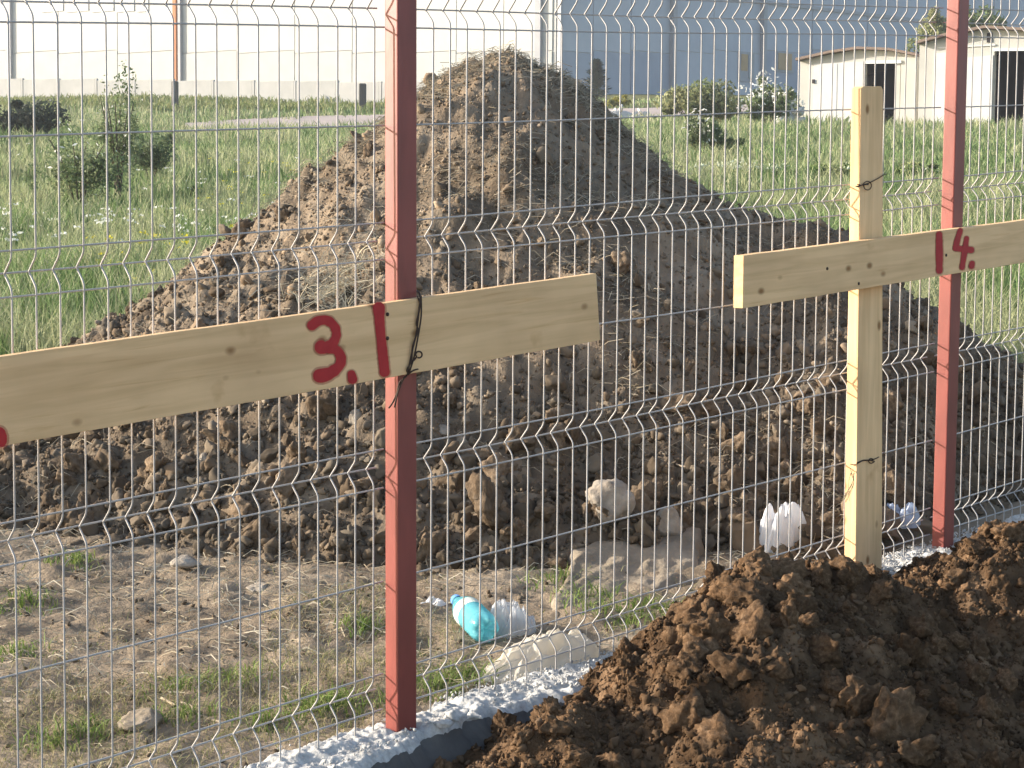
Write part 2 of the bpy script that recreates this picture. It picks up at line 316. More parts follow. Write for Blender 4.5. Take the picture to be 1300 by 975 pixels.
# ------------------------------------------------------------------ clods
def ico(sub):
    bm = bmesh.new(); bmesh.ops.create_icosphere(bm, subdivisions=sub, radius=1); V = np.array([v.co[:] for v in bm.verts]); Fc = np.array([[v.index for v in f.verts] for f in bm.faces]); bm.free(); return V, Fc
ICO = {k: ico(k) for k in (1, 2, 3, 4)}
ICO[0] = (np.array([(1, 0, 0), (-1, 0, 0), (0, 1, 0), (0, -1, 0), (0, 0, 1), (0, 0, -1.)]), np.array([(0, 2, 4), (2, 1, 4), (1, 3, 4), (3, 0, 4), (2, 0, 5), (1, 2, 5), (3, 1, 5), (0, 3, 5)]))
def clod_shape(sub, seed, crumbly=0., facets=13, lo=.42, amp0=1.):
    V, Fc = ICO[sub]; r = np.random.default_rng(seed); V = V.copy()
    for _ in range(facets):                                     # knock flat facets off the lump
        n = r.normal(size=3); n /= np.linalg.norm(n); h = r.uniform(lo, .88); d = V @ n
        V -= np.where(d > h, d - h, 0)[:, None] * n * .95
    q = V * 1.6 + seed * 7.7
    V *= (1 + amp0 * .26 * fbm(q[:, 0], q[:, 1], q[:, 2], o=2, k=seed) + amp0 * (.11 + .05 * crumbly) * fbm(q[:, 0] * 3.2, q[:, 1] * 3.2, q[:, 2] * 3.2, o=3, k=seed + 4, g=.7))[:, None]
    if crumbly:                                             # an aggregate of small round crumbs
        U = V / np.linalg.norm(V, axis=1)[:, None]
        for m, amp in ((26, .20), (120, .11)):
            c = r.normal(size=(m, 3)); c /= np.linalg.norm(c, axis=1)[:, None]; rad = r.uniform(.7, 1.25, m) * 2.4 / math.sqrt(m)
            d = np.sqrt(np.clip(2 - 2 * U @ c.T, 0, 4)) / rad; V *= (1 - amp * .6 + amp * np.sqrt(np.clip(1 - d ** 2, 0, 1)).max(1))[:, None]
    V *= r.uniform(.62, 1.2, 3); return V, Fc
def rand_rot(n, rng):
    q = rng.normal(size=(n, 4)); q /= np.linalg.norm(q, axis=1)[:, None]; w, x, y, z = q.T
    return np.stack([np.stack([1 - 2 * (y * y + z * z), 2 * (x * y - z * w), 2 * (x * z + y * w)], -1), np.stack([2 * (x * y + z * w), 1 - 2 * (x * x + z * z), 2 * (y * z - x * w)], -1), np.stack([2 * (x * z - y * w), 2 * (y * z + x * w), 1 - 2 * (x * x + y * y)], -1)], 1)
def crumbs(pos, size, sub, rng, nvar=8, seed=0):
    Vs, Fs, o = [], [], 0; var = rng.integers(0, nvar, len(pos))
    for k in range(nvar):
        m = var == k
        if not m.any(): continue
        V, Fc = clod_shape(sub, seed + k + 30); Rm = rand_rot(m.sum(), rng); sc = size[m][:, None, None] * rng.uniform(.75, 1.3, (m.sum(), 1, 3))
        W = np.einsum('nij,nvj->nvi', Rm, V[None] * sc) + pos[m][:, None, :]
        Vs.append(W.reshape(-1, 3)); Fs.append((Fc[None] + np.arange(m.sum())[:, None, None] * len(V)).reshape(-1, 3) + o); o += m.sum() * len(V)
    return np.concatenate(Vs), np.concatenate(Fs)
def crumb_tint(n_crumbs, nv, rng, lo=.6, hi=1.32):
    t = rng.uniform(lo, hi, n_crumbs); w = rng.uniform(.94, 1.06, n_crumbs); return np.repeat(np.stack([t * w, t, t / w], 1), nv, 0)

def cones(x, y, pts, k, sm=.04):
    """height above zero of material heaped at its angle of repose along a crest line of (x, y, h)"""
    pts = np.array(pts); seg = []
    for a, b in zip(pts[:-1], pts[1:]):
        n = max(2, int(np.linalg.norm((b - a)[:2]) / .06)); seg += [a + (b - a) * i / n for i in range(n)]
    seg.append(pts[-1]); acc = np.full(x.shape, -9.0)
    for sx, sy, h in seg:
        d = h - k * (np.sqrt((x - sx) ** 2 + (y - sy) ** 2 + sm ** 2) - sm)
        m = np.maximum(acc, d); acc = m + .012 * np.log(np.exp(np.clip((acc - m) / .012, -50, 0)) + np.exp(np.clip((d - m) / .012, -50, 0)))
    return acc

class Table:                 # a height function sampled once, then looked up
    def __init__(self, f, x0, x1, nx, y0, y1, ny, out):
        self.x0, self.y0, self.out = x0, y0, out; self.sx, self.sy, self.nx, self.ny = (nx - 1) / (x1 - x0), (ny - 1) / (y1 - y0), nx, ny
        self.z = f(*np.meshgrid(np.linspace(x0, x1, nx), np.linspace(y0, y1, ny)))
    def __call__(self, x, y):
        u, v = (np.asarray(x) - self.x0) * self.sx, (np.asarray(y) - self.y0) * self.sy; ok = (u >= 0) & (v >= 0) & (u < self.nx - 1) & (v < self.ny - 1)
        i, j = np.clip(u.astype(int), 0, self.nx - 2), np.clip(v.astype(int), 0, self.ny - 2); a, b = u - i, v - j; z = self.z
        return np.where(ok, (z[j, i] * (1 - a) + z[j, i + 1] * a) * (1 - b) + (z[j + 1, i] * (1 - a) + z[j + 1, i + 1] * a) * b, self.out)

# ------------------------------------------------------------------ big mound beyond the fence
def crest(*pts):
    r = []
    for px, py, Yd in pts:
        q = P(px, py, Yd); r.append((q[0], q[1], q[2] - float(gbase(q[0], q[1]))))
    return r
CR1 = crest((624, 50, 7.6), (646, 40, 7.6))
CR2 = crest((640, 130, 7.6), (735, 192, 7.5), (880, 226, 7.35), (960, 258, 7.2), (1020, 275, 7.1), (1040, 292, 7.0))
CR3 = crest((1020, 320, 6.9), (1110, 362, 6.75), (1190, 402, 6.7), (1300, 462, 6.6), (1420, 520, 6.5))
CR4 = crest((600, 128, 7.4), (500, 228, 7.1), (400, 345, 6.9), (300, 475, 6.7), (210, 565, 6.5), (100, 585, 6.35), (0, 575, 6.25), (-150, 590, 6.1), (-350, 600, 6.0))
def mound_raw(x, y):
    wx = x + .05 * fbm(x * 2.2, y * 2.2, k=11, o=3); wy = y + .05 * fbm(x * 2.2 + 9, y * 2.2, k=12, o=3)
    h = np.maximum.reduce([cones(wx, wy, CR1, .78, .07), cones(wx, wy, CR2, .66, .06), cones(wx, wy, CR3, .55, .05), cones(wx, wy, CR4, .66, .08)])
    toe = .06 * np.exp(-np.abs(h) / .12)                     # spread-out foot
    h = h + toe - .02; s = (x - F0[0]) * FN[0] + (y - F0[1]) * FN[1]
    return np.minimum(h, .0 + .8 * (-s - .10))               # runs out before the footing
mound_shape = Table(mound_raw, -3.2, 3.6, 273, 4.4, 10, 225, -2.)
def mound_h(x, y):
    h = mound_shape(x, y); a = np.clip(h * 6 + .4, 0.1, 1)
    d = .045 * fbm(x * 3.3, y * 3.3, k=21, o=3) + .022 * fbm(x * 11, y * 11, k=22, o=3) + .010 * fbm(x * 36, y * 36, k=23, o=2)
    lo = np.clip((.9 - h) / .6, 0.15, 1)
    d = d + lo * (lumps(x, y, .13, 31) * .30 + lumps(x + 3, y, .07, 32) * .34) + lumps(x, y + 5, .035, 33) * .30 + .016 * (.5 - np.abs(vnoise(x * 19, y * 19, k=34))) + .010 * (.5 - np.abs(vnoise(x * 43, y * 43, k=35)))
    return h + a * d - .05
NX, NY = 380, 300
mx, my = np.linspace(-2.5, 3.4, NX), np.linspace(4.75, 9.7, NY); X, Y = np.meshgrid(mx, my); H = mound_h(X, Y)
Z = gbase(X, Y) + H
Fc = grid_faces(NX, NY); S = (X - F0[0]) * FN[0] + (Y - F0[1]) * FN[1]
keep = (H.ravel()[Fc].max(1) > -.06) & (S.ravel()[Fc].max(1) < -.07)
mound = empty('dirt_mound', (.2, 7.2, float(gbase(.2, 7.2))), 'tall grey brown mound of excavated earth heaped behind the wire fence', 'dirt mound')
def compact(V, Fc):
    u, inv = np.unique(Fc, return_inverse=True); return V[u], inv.reshape(Fc.shape)
V, Fk = compact(np.stack([X, Y, Z], -1).reshape(-1, 3), Fc[keep])
obj('soil', mesh_np('soil', V, Fk, M['mound_soil'], True), mound)
mound_tab = Table(lambda x, y: gbase(x, y) + mound_h(x, y), -2.6, 3.4, 560, 4.6, 9.7, 480, -9.)
def mound_z(x, y): return mound_tab(x, y)
def sample(n, rng, f, x0, x1, y0, y1):
    out = []; tot = 0
    while tot < n:
        x = rng.uniform(x0, x1, n * 4); y = rng.uniform(y0, y1, n * 4); k = rng.uniform(0, 1, n * 4) < f(x, y); out.append(np.stack([x[k], y[k]], 1)); tot += k.sum()
    return np.concatenate(out)[:n]
def wgt(lo_w, hi_w):
    def f(x, y):
        h = mound_shape(x, y); s = (x - F0[0]) * FN[0] + (y - F0[1]) * FN[1]
        front = (y < 7.9)
        return np.where((h > -.03) & (s < -.16) & front, np.clip(lo_w * np.exp(-np.clip(h, 0, 9) / .3) + hi_w, 0, 1), 0)
    return f
BIG = [mesh_np('clod', *clod_shape(4, 100 + k, .5, 11), M['clod'], True) for k in range(10)]
pts = sample(300, RNG, wgt(1.0, .004), -2.3, 2.6, 4.9, 7.9); hs = mound_shape(pts[:, 0], pts[:, 1])
bs = np.clip(.030 + .055 * RNG.random(300) ** 2.2 * np.exp(-np.clip(hs, 0, 9) / .45) + .012 * RNG.random(300), .02, .095); zs = mound_z(pts[:, 0], pts[:, 1])
for i in range(300):
    c = bpy.data.objects.new('clod', BIG[i % 10]); COL.objects.link(c); c.parent = mound
    c.location = Vector((pts[i, 0], pts[i, 1], zs[i] + bs[i] * .25)) - Vector(mound.location); c.rotation_euler = RNG.uniform(0, 6.28, 3); c.scale = bs[i] * RNG.uniform(.75, 1.25, 3)
parts = []; tints = []
for n, lo, hi, a, b, sub, sd in ((850, .018, .036, 1., .004, 3, 1), (3800, .010, .022, 1., .05, 2, 4), (12000, .006, .012, .9, .30, 1, 2), (42000, .003, .0085, .5, .75, 0, 3)):
    p = sample(n, RNG, wgt(a, b), -2.4, 3.0, 4.85, 7.9); s = RNG.uniform(lo, hi, n) * RNG.uniform(.7, 1.3, n)
    parts.append(crumbs(np.stack([p[:, 0], p[:, 1], mound_z(p[:, 0], p[:, 1]) + s * .35], 1), s, sub, RNG, seed=sd * 10)); tints.append(crumb_tint(n, len(ICO[sub][0]), RNG))
V, Fk = merge(parts); o = obj('loose_clods', mesh_np('loose_clods', V, Fk, M['crumb'], False, np.concatenate(tints)), mound); o['kind'] = 'stuff'

# ------------------------------------------------------------------ blades (grass, straw)
def blades(base, h, w, lean, curve, cols, rng, ang=None):
    n = len(base); ang = rng.uniform(0, 6.283, n) if ang is None else ang
    side = np.stack([np.cos(ang), np.sin(ang), np.zeros(n)], 1); la = rng.uniform(0, 6.283, n)
    ld = np.stack([np.cos(la), np.sin(la), np.zeros(n)], 1); up = np.array([0, 0, 1.0])
    m = base + up * (h * .55)[:, None] + ld * (lean * h * .4)[:, None]
    t = base + up * (h * (1 - .35 * curve))[:, None] + ld * (h * (lean + curve))[:, None]
    V = np.stack([base - side * w[:, None], base + side * w[:, None], m + side * w[:, None] * .8, m - side * w[:, None] * .8, t], 1)
    i = np.arange(n)[:, None] * 5
    Fk = np.concatenate([np.concatenate([i, i + 1, i + 2], 1), np.concatenate([i, i + 2, i + 3], 1), np.concatenate([i + 3, i + 2, i + 4], 1)])
    return V.reshape(-1, 3), Fk, np.repeat(cols, 5, 0)
def palette(n, cs, rng, j=.18):
    cs = np.array(cs); return cs[rng.integers(0, len(cs), n)] * rng.uniform(1 - j, 1 + j, (n, 1))
# field grass: from behind the mound to the wall
n = 170000
Yf = np.exp(RNG.uniform(math.log(7.0), math.log(84), n)); Xf = RNG.uniform(-.36, .36, n) * Yf
pat = fbm(Xf * .45, Yf * .45, k=71, o=3); pat2 = fbm(Xf * 1.7, Yf * .9, k=72, o=3)
G_A = np.array([.235, .295, .125]); G_B = np.array([.375, .385, .22]); G_C = np.array([.16, .24, .085])
mixv = np.clip(.62 + .55 * pat + .25 * pat2 + RNG.normal(0, .22, n), 0, 1)[:, None]
cols = G_A * (1 - mixv) + G_B * mixv; gm = (pat2 > .25)[:, None] & (RNG.random((n, 1)) < .7); gk = (fbm(Xf * 2.6, Yf * 1.3, k=73, o=2) > .38)[:, None]; cols = np.where(gm, G_C, np.where(gk, np.array([.125, .19, .07]), cols)) * RNG.uniform(.8, 1.2, (n, 1))
hg = (.16 + .16 * np.clip(.5 + pat, 0, 1)) * RNG.uniform(.6, 1.25, n)
hg = np.where(Yf > 30, hg * np.interp(Yf, [30, 55, 80], [1.2, 1., .6]), hg); wg = .0016 + Yf * .00032 * RNG.uniform(.6, 1.3, n)
def on_road(x, y):
    r = np.zeros(len(x), bool)
    for a, b in zip(rows[:-1], rows[1:]):
        t = np.clip((x - a[0, 0]) / (b[0, 0] - a[0, 0]), 0, 1); i = (x >= min(a[0, 0], a[-1, 0])) & (x <= max(b[0, 0], b[-1, 0]))
        r |= i & (y > a[0, 1] * (1 - t) + b[0, 1] * t - 2.5) & (y < a[-1, 1] * (1 - t) + b[-1, 1] * t)
    return r
hm = mound_shape(Xf, Yf); k = ~on_road(Xf, Yf) & ((hm < .0) | (Yf > 9.6)) & ((Yf > 8.2) | (RNG.random(n) < .35))
b = np.stack([Xf, Yf, ground_z(Xf, Yf) - .01], 1)[k]
V, Fk, C = blades(b, hg[k], wg[k], RNG.uniform(0, .35, k.sum()), RNG.uniform(0, .4, k.sum()), cols[k], RNG)
o = obj('field_grass', mesh_np('field_grass', V, Fk, M['leaf'], False, C)); o['kind'] = 'stuff'; tag(o, 'tall pale green meadow grass filling the field behind the mound', 'grass', kind='stuff')

# thin grass and dry litter on the trodden strip behind the fence
def strip_ok(x, y, a=-.02, lo=-9):
    s = (x - F0[0]) * FN[0] + (y - F0[1]) * FN[1]; return (s < a) & (mound_shape(x, y) < .03)
n = 90000; x = RNG.uniform(-1.9, 1.3, n); y = RNG.uniform(2.9, 6.2, n); d = fbm(x * 2.6, y * 2.6, k=81, o=3)
s = (x - F0[0]) * FN[0] + (y - F0[1]) * FN[1]
near_curb = np.exp(-((s + .16) / .09) ** 2)
k = strip_ok(x, y, -.06) & (RNG.random(n) < np.clip(.03 + np.clip((s + 1.15) / .5, 0, 1) * np.clip((-.0 - x) / .3, 0, 1) * np.clip(.42 + 1.3 * d, 0, 1) + .22 * near_curb * np.clip(.5 + d, 0, 1), 0, 1))
x, y = x[k], y[k]; n = len(x); cols = palette(n, [(.20, .22, .08), (.26, .25, .12), (.34, .30, .17), (.40, .34, .21), (.30, .26, .15)], RNG)
V, Fk, C = blades(np.stack([x, y, ground_z(x, y) - .004], 1), RNG.uniform(.012, .04, n), RNG.uniform(.0008, .0016, n), RNG.uniform(.3, 1.6, n), RNG.uniform(.3, .9, n), cols, RNG)
# denser green tufts
tv = [(V, Fk, C)]
tufts = [(95, 720, .05), (30, 775, .05), (230, 880, .055), (110, 935, .055), (300, 870, .05), (235, 915, .05), (420, 900, .055), (440, 905, .05), (575, 872, .055), (585, 862, .05), (395, 915, .06), (710, 745, .06), (740, 762, .05), (800, 790, .05), (770, 780, .06), (830, 780, .05), (460, 800, .04), (20, 830, .05), (70, 950, .05), (340, 920, .05), (545, 885, .05), (90, 300, .0)]
for px, py, r in tufts:
    if r == 0: continue
    c = hit(px, py); m = 110; a = RNG.uniform(0, 6.28, m); q = r * 1.5 * RNG.random(m) ** .9
    xx = c[0] + q * np.cos(a) * 1.3; yy = c[1] + q * np.sin(a); ok = strip_ok(xx, yy, -.05); xx, yy = xx[ok], yy[ok]; m = len(xx)
    if m: tv.append(blades(np.stack([xx, yy, ground_z(xx, yy) - .004], 1), RNG.uniform(.015, .055, m), RNG.uniform(.001, .0024, m), RNG.uniform(.1, 1.0, m), RNG.uniform(.2, .7, m), palette(m, [(.16, .24, .05), (.12, .19, .045), (.22, .27, .08)], RNG), RNG))
V = np.concatenate([a[0] for a in tv]); of = np.cumsum([0] + [len(a[0]) for a in tv[:-1]]); Fk = np.concatenate([a[1] + q for a, q in zip(tv, of)]); C = np.concatenate([a[2] for a in tv])
o = obj('short_grass', mesh_np('short_grass', V, Fk, M['leaf'], False, C)); tag(o, 'thin short grass on the trodden soil along the fence foot', 'grass', kind='stuff')

def straws(x, y, z, L, w, rng, cols, flatness=.25):
    n = len(x); a = rng.uniform(0, 6.283, n); e = rng.normal(0, flatness, n); d = np.stack([np.cos(a) * np.cos(e), np.sin(a) * np.cos(e), np.sin(e)], 1)
    c = np.stack([x, y, z], 1); side = np.cross(d, np.array([.2, -.7, .68])); side /= np.linalg.norm(side, axis=1)[:, None]
    bend = np.array([0, 0, 1.0]) * (L * rng.uniform(-.05, .25, n))[:, None] + side * (L * rng.normal(0, .12, n))[:, None]
    p = [c - d * (L / 2)[:, None], c + bend, c + d * (L / 2)[:, None]]
    V = np.stack([p[0] - side * w[:, None], p[0] + side * w[:, None], p[1] + side * w[:, None], p[1] - side * w[:, None], p[2] + side * w[:, None] * .6, p[2] - side * w[:, None] * .6], 1)
    i = np.arange(n)[:, None] * 6
    return V.reshape(-1, 3), np.concatenate([np.concatenate([i, i + 1, i + 2, i + 3], 1), np.concatenate([i + 3, i + 2, i + 4, i + 5], 1)]), np.repeat(cols, 6, 0)
def straw_w(x, y):
    h = mound_shape(x, y); s = (x - F0[0]) * FN[0] + (y - F0[1]) * FN[1]; d = fbm(x * 2.5, y * 2.5, k=91, o=3)
    return np.where((h > 0) & (s < -.2), np.clip(.02 + np.clip((h - .75) / .5, 0, 1) * .8 * np.clip(.6 + d, 0, 1) + .35 * np.clip(d - .25, 0, 1), 0, 1), 0)
p = sample(8000, RNG, straw_w, -1.8, 1.8, 5.2, 7.9); n = len(p)
V1 = straws(p[:, 0], p[:, 1], mound_z(p[:, 0], p[:, 1]) + RNG.uniform(.004, .02, n), RNG.uniform(.025, .11, n) * RNG.uniform(.6, 1.2, n), RNG.uniform(.0007, .0017, n), RNG, palette(n, [(.34, .28, .19), (.27, .22, .14), (.42, .36, .26), (.20, .165, .11)], RNG), .28)
cx, cy = P(425, 365, 6.6)[:2]
m = 420; a = RNG.normal(0, 1, (m, 2)); xx, yy = cx + a[:, 0] * .075, cy + a[:, 1] * .11
V2 = straws(xx, yy, mound_z(xx, yy) + RNG.uniform(.01, .035, m), RNG.uniform(.06, .14, m), RNG.uniform(.0009, .0016, m), RNG, palette(m, [(.52, .47, .34), (.44, .38, .27)], RNG), .5)
V = np.concatenate([V1[0], V2[0]]); Fk = np.concatenate([V1[1], V2[1] + len(V1[0])]); C = np.concatenate([V1[2], V2[2]])
o = obj('dry_straw', mesh_np('dry_straw', V, Fk, M['straw'], False, C), mound); o['kind'] = 'stuff'
n = 9500; x = RNG.uniform(-1.9, 1.2, n); y = RNG.uniform(2.9, 6.2, n); k = strip_ok(x, y, -.05) & (fbm(x * 2, y * 2, k=95) > -.25); x, y = x[k], y[k]; n = len(x)
V, Fk, C = straws(x, y, ground_z(x, y) + .004, RNG.uniform(.02, .085, n), RNG.uniform(.0007, .0018, n), RNG, palette(n, [(.46, .39, .27), (.36, .29, .19), (.28, .22, .15), (.5, .45, .34)], RNG), .15)
o = obj('straw_litter', mesh_np('straw_litter', V, Fk, M['straw'], False, C)); tag(o, 'scattered dry straw and stems lying on the bare soil', 'straw', kind='stuff')
# pebbles on the strip
n = 2600; x = RNG.uniform(-2, 1.3, n); y = RNG.uniform(2.9, 6.0, n); k = strip_ok(x, y, -.06); x, y = x[k], y[k]; n = len(x); s = RNG.uniform(.002, .007, n) * RNG.uniform(.6, 2.0, n)
V, Fk = crumbs(np.stack([x, y, ground_z(x, y) + s * .2], 1), s, 1, RNG, seed=70)
o = obj('soil_crumbs', mesh_np('soil_crumbs', V, Fk, M['crumb'], False, crumb_tint(n, len(ICO[1][0]), RNG))); tag(o, 'small soil crumbs and pebbles strewn over the bare strip', 'pebbles', kind='stuff')

# ------------------------------------------------------------------ concrete footing under the fence
footing = empty('concrete_footing', fpt(.8, .03, .05), 'pale rough concrete footing strip under the wire fence', 'concrete footing')
nt_, ns_ = 1100, 40; T = np.concatenate([np.linspace(-1.9, -.75, 60)[:-1], np.linspace(-.75, 2.5, 1000), np.linspace(2.5, 3.6, 43)[1:]]); nt_ = len(T); U = np.linspace(0, 1, ns_); TT, UU = np.meshgrid(T, U)
fsm = .115 + .04 * np.clip((T - .05) / .3, 0, 1) + .022 * fbm(T * 3.1 + 5, T * 0, k=42, o=2)
back = -.045 + .02 * fbm(T * 4, T * 0, k=41, o=4); front = .085 + .04 * np.clip((T - .05) / .3, 0, 1) + .03 * fbm(T * 3.1 + 5, T * 0, k=42, o=4) + .012 * fbm(T * 22, T * 0, k=43, o=3)
SS = back + (front - back) * UU
hz = SL * TT + .008 * fbm(TT * 6, SS * 14, k=44) + .006 * fbm(TT * 40, SS * 40, k=45, o=3) + .35 * lumps(TT + 1, SS, .009, 49) + .25 * lumps(TT, SS, .016, 46) * (.35 + .65 * np.clip(fbm(TT * 7, SS * 7, k=47) + .3, 0, 1)) - .006
hz -= .02 * np.clip((UU - .86) / .14, 0, 1) ** 2 + .02 * np.clip((.1 - UU) / .1, 0, 1)
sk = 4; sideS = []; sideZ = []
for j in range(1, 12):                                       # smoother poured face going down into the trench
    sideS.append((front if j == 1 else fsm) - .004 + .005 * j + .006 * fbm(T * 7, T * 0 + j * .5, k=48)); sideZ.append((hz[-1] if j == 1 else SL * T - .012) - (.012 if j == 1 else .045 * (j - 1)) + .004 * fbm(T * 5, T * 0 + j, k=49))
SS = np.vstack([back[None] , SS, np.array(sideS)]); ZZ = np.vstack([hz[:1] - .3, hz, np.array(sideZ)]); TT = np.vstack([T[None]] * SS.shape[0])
V = np.stack([F0[0] + FD[0] * TT + FN[0] * SS, F0[1] + FD[1] * TT + FN[1] * SS, ZZ], -1).reshape(-1, 3)
Fg = grid_faces(nt_, SS.shape[0]); cut = (nt_ - 1) * ns_
Va, Fa = compact(V, Fg[:cut]); obj('footing_top', mesh_np('footing_top', Va, Fa, M['concrete'], True), footing)
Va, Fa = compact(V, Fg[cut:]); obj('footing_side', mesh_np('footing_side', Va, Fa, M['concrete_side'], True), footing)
n = 4200; t = RNG.uniform(-.7, 2.4, n); u = RNG.random(n); sr = RNG.uniform(.0015, .0048, n) * RNG.uniform(.7, 1.2, n)
sb = np.interp(t, T, back); sf = np.interp(t, T, front); s_ = sb + (sf - sb) * (.04 + .92 * u); kk = fbm(t * 6, s_ * 6, k=55) > -.15; t, s_, sr = t[kk], s_[kk], sr[kk]
V, Fk = crumbs(np.stack([F0[0] + FD[0] * t + FN[0] * s_, F0[1] + FD[1] * t + FN[1] * s_, SL * t + .006 + sr * .4], 1), sr, 1, RNG, seed=90); o = obj('gravel', mesh_np('gravel', V, Fk, M['concrete'], False), footing); o['kind'] = 'stuff'
for k, (t, s, r) in enumerate(((.0, .075, .026), (.035, .10, .016), (-.05, .09, .018), (.5, .09, .02), (1.9, .08, .02), (2.0, .10, .014))):
    V, Fc_ = clod_shape(3, 300 + k); obj('concrete_lump', mesh_np('concrete_lump', V * r * np.array([1.3, 1.1, .6]) + fpt(t, s, SL * t + .006), Fc_, M['concrete'], True), footing)

# ------------------------------------------------------------------ wire fence
ZW1 = 1.06 + .416; FO = .0788
LEVELS = [ZW1 + FO + .2, ZW1 + FO, ZW1 + FO / 2, ZW1] + [ZW1 - .2, ZW1 - .4, ZW1 - .4 - FO / 2, ZW1 - .4 - FO, ZW1 - .6 - FO, ZW1 - .8 - FO, ZW1 - .8 - 1.5 * FO, ZW1 - .8 - 2 * FO, ZW1 - 1 - 2 * FO, ZW1 - 1.2 - 2 * FO, ZW1 - 1.2 - 2.5 * FO, ZW1 - 1.2 - 3 * FO]
APEX = (2, 6, 10, 14); FOLD = .024
fence = empty('wire_mesh_fence', fpt(.8, 0, 0), 'galvanised welded wire mesh fence with folded ribs on red steel posts', 'fence')
def wire_profile(ztop, zbot):
    pr = [(0, ztop)]
    for a in APEX:
        zu, za, zl = LEVELS[a - 1], LEVELS[a], LEVELS[a + 1]
        pr += [(0, za + .034), (-.0012, za + .0285), (-.0045, za + .0225), (-.0095, za + .0168), (-FOLD + .0035, za + .0042), (-FOLD + .0008, za + .0012), (-FOLD, za), (-FOLD + .0008, za - .0012), (-FOLD + .0035, za - .0042), (-.0095, za - .0168), (-.0045, za - .0225), (-.0012, za - .0285), (0, za - .034)]
    return pr + [(0, zbot)]
def vertical(t, zoff=0.):
    pr = wire_profile(ZW1 + FO + .23, ZW1 - 1.2 - 3 * FO - .035); w = random.uniform(-.0012, .0012)
    tube_obj('vertical_wire', [fpt(t + w, s, z + SL * t) for s, z in pr], .0019, M['wire'], fence, 6)
def edge_t(px, py, s): return on_plane(px, py, s)[0]
tp1 = edge_t(530.8, 487, .043) - .027; tp2 = edge_t(1216, 490, .043) - .027
tl = edge_t(474.8, 487, 0)
PANELS = [(-1.9, tl, [tl - .05 * i for i in range(36)]), (0, 0, [.05 * i for i in range(int((tp2 - .03) / .05) + 1)]), (0, 0, [tp2 + .031 + .05 * i for i in range(28)])]
spans = [(-1.95, tp1 - .028), (tp1 + .012, tp2 - .028), (tp2 + .012, 3.6)]
for pi, (a, b, ts) in enumerate(PANELS):
    for t in ts: vertical(t)
    ta, tb = spans[pi]
    for i, z in enumerate(LEVELS):
        s = -FOLD - .0042 if i in APEX else -.0042
        tube_obj('horizontal_wire', [fpt(t, s, z + SL * t + .002 * math.sin(t * 3 + i)) for t in np.linspace(ta, tb, 9)], .0019, M['wire'], fence, 6)
def post(tc, zb, lean=(0, 0)):
    bm = bmesh.new(); w, d = .027, .040; zt = SL * tc + 2.0
    lo = [fpt(tc - w, .0035, zb), fpt(tc + w, .0035, zb), fpt(tc + w, .0435, zb), fpt(tc - w, .0435, zb)]
    off = FD * lean[0] + FN * lean[1]; prism(bm, lo, np.array([off[0], off[1], zt - zb])); bevel(bm, .003, 2)
    return bm_obj('fence_post', bm, M['red_paint'], fence)
post(tp1, SL * tp1 - .1, (-.01, 0)); post(tp2, SL * tp2 - .1, (.006, 0))
# short clips holding the mesh to the posts
for tc in (tp1, tp2):
    for z in (ZW1 - .2, ZW1 - .6 - FO, ZW1 - 1 - 2 * FO):
        z += SL * tc; bm = bmesh.new(); q = fpt(tc + .010, -.010, z - .012); box(bm, q, np.append(FD * .018, 0), np.append(FN * .012, 0), (0, 0, .024)); bm_obj('mesh_clip', bm, M['wire'], fence)

# ------------------------------------------------------------------ boards and stake
def quad_board(name, mat, corners, s_front, thick, label, cat):
    """corners TL, TR, BR, BL as (t, z) on the face; local x runs along the board"""
    c = [fpt(t, s_front, z) for t, z in corners]; o0 = sum(c) / 4
    ex = (c[1] + c[2] - c[0] - c[3]); ex /= np.linalg.norm(ex); nn = np.array([FN[0], FN[1], 0]); ey = -nn; ez = np.cross(ex, ey)
    Bm = np.stack([ex, ey, ez]); bm = bmesh.new()
    nseg = 24; L = [(Bm @ (q - o0)) for q in c]; top = [L[0] + (L[1] - L[0]) * i / nseg for i in range(nseg + 1)]; bot = [L[3] + (L[2] - L[3]) * i / nseg for i in range(nseg + 1)]
    for i in range(1, nseg):
        top[i] = top[i] + np.array([0, 0, random.uniform(-.0006, .0006)]); bot[i] = bot[i] + np.array([0, 0, random.uniform(-.0006, .0006)])
    A = [[bm.verts.new(p + np.array([0, k * thick, 0])) for p in row] for row in (top, bot) for k in (0, 1)]; tf, tb_, bf, bb = A
    for i in range(nseg):
        bm.faces.new((tf[i], tf[i + 1], bf[i + 1], bf[i])); bm.faces.new((tb_[i + 1], tb_[i], bb[i], bb[i + 1])); bm.faces.new((tf[i], tb_[i], tb_[i + 1], tf[i + 1])); bm.faces.new((bf[i + 1], bb[i + 1], bb[i], bf[i]))
    bm.faces.new((tf[0], bf[0], bb[0], tb_[0])); bm.faces.new((tf[-1], tb_[-1], bb[-1], bf[-1])); bevel(bm, .0016, 2)
    o = bm_obj(name, bm, mat); tag(o, label, cat); Mx = Matrix.Identity(4)
    for i in range(3):
        for j, e in enumerate((ex, ey, ez)): Mx[i][j] = e[i]
        Mx[i][3] = o0[i]
    o.matrix_world = Mx; return o, o0, Bm
S1 = .067
b1 = [on_plane(*q, S1) for q in ((-130, 471, ), (757, 347), (762, 432), (-130, 590))]
board1, o1, B1 = quad_board('wooden_board', M['wood1'], b1, S1, .0225, 'pale pine board marked with a red 3 tied across the nearer red post', 'board')
S2 = .076
b2 = [on_plane(*q, S2) for q in ((944, 324.5), (1400, 267), (1400, 317), (943, 391.5))]
board2, o2, B2 = quad_board('wooden_board', M['wood2'], b2, S2, .031, 'pale pine board marked with a red 4 crossing the farther red post and stake', 'board')
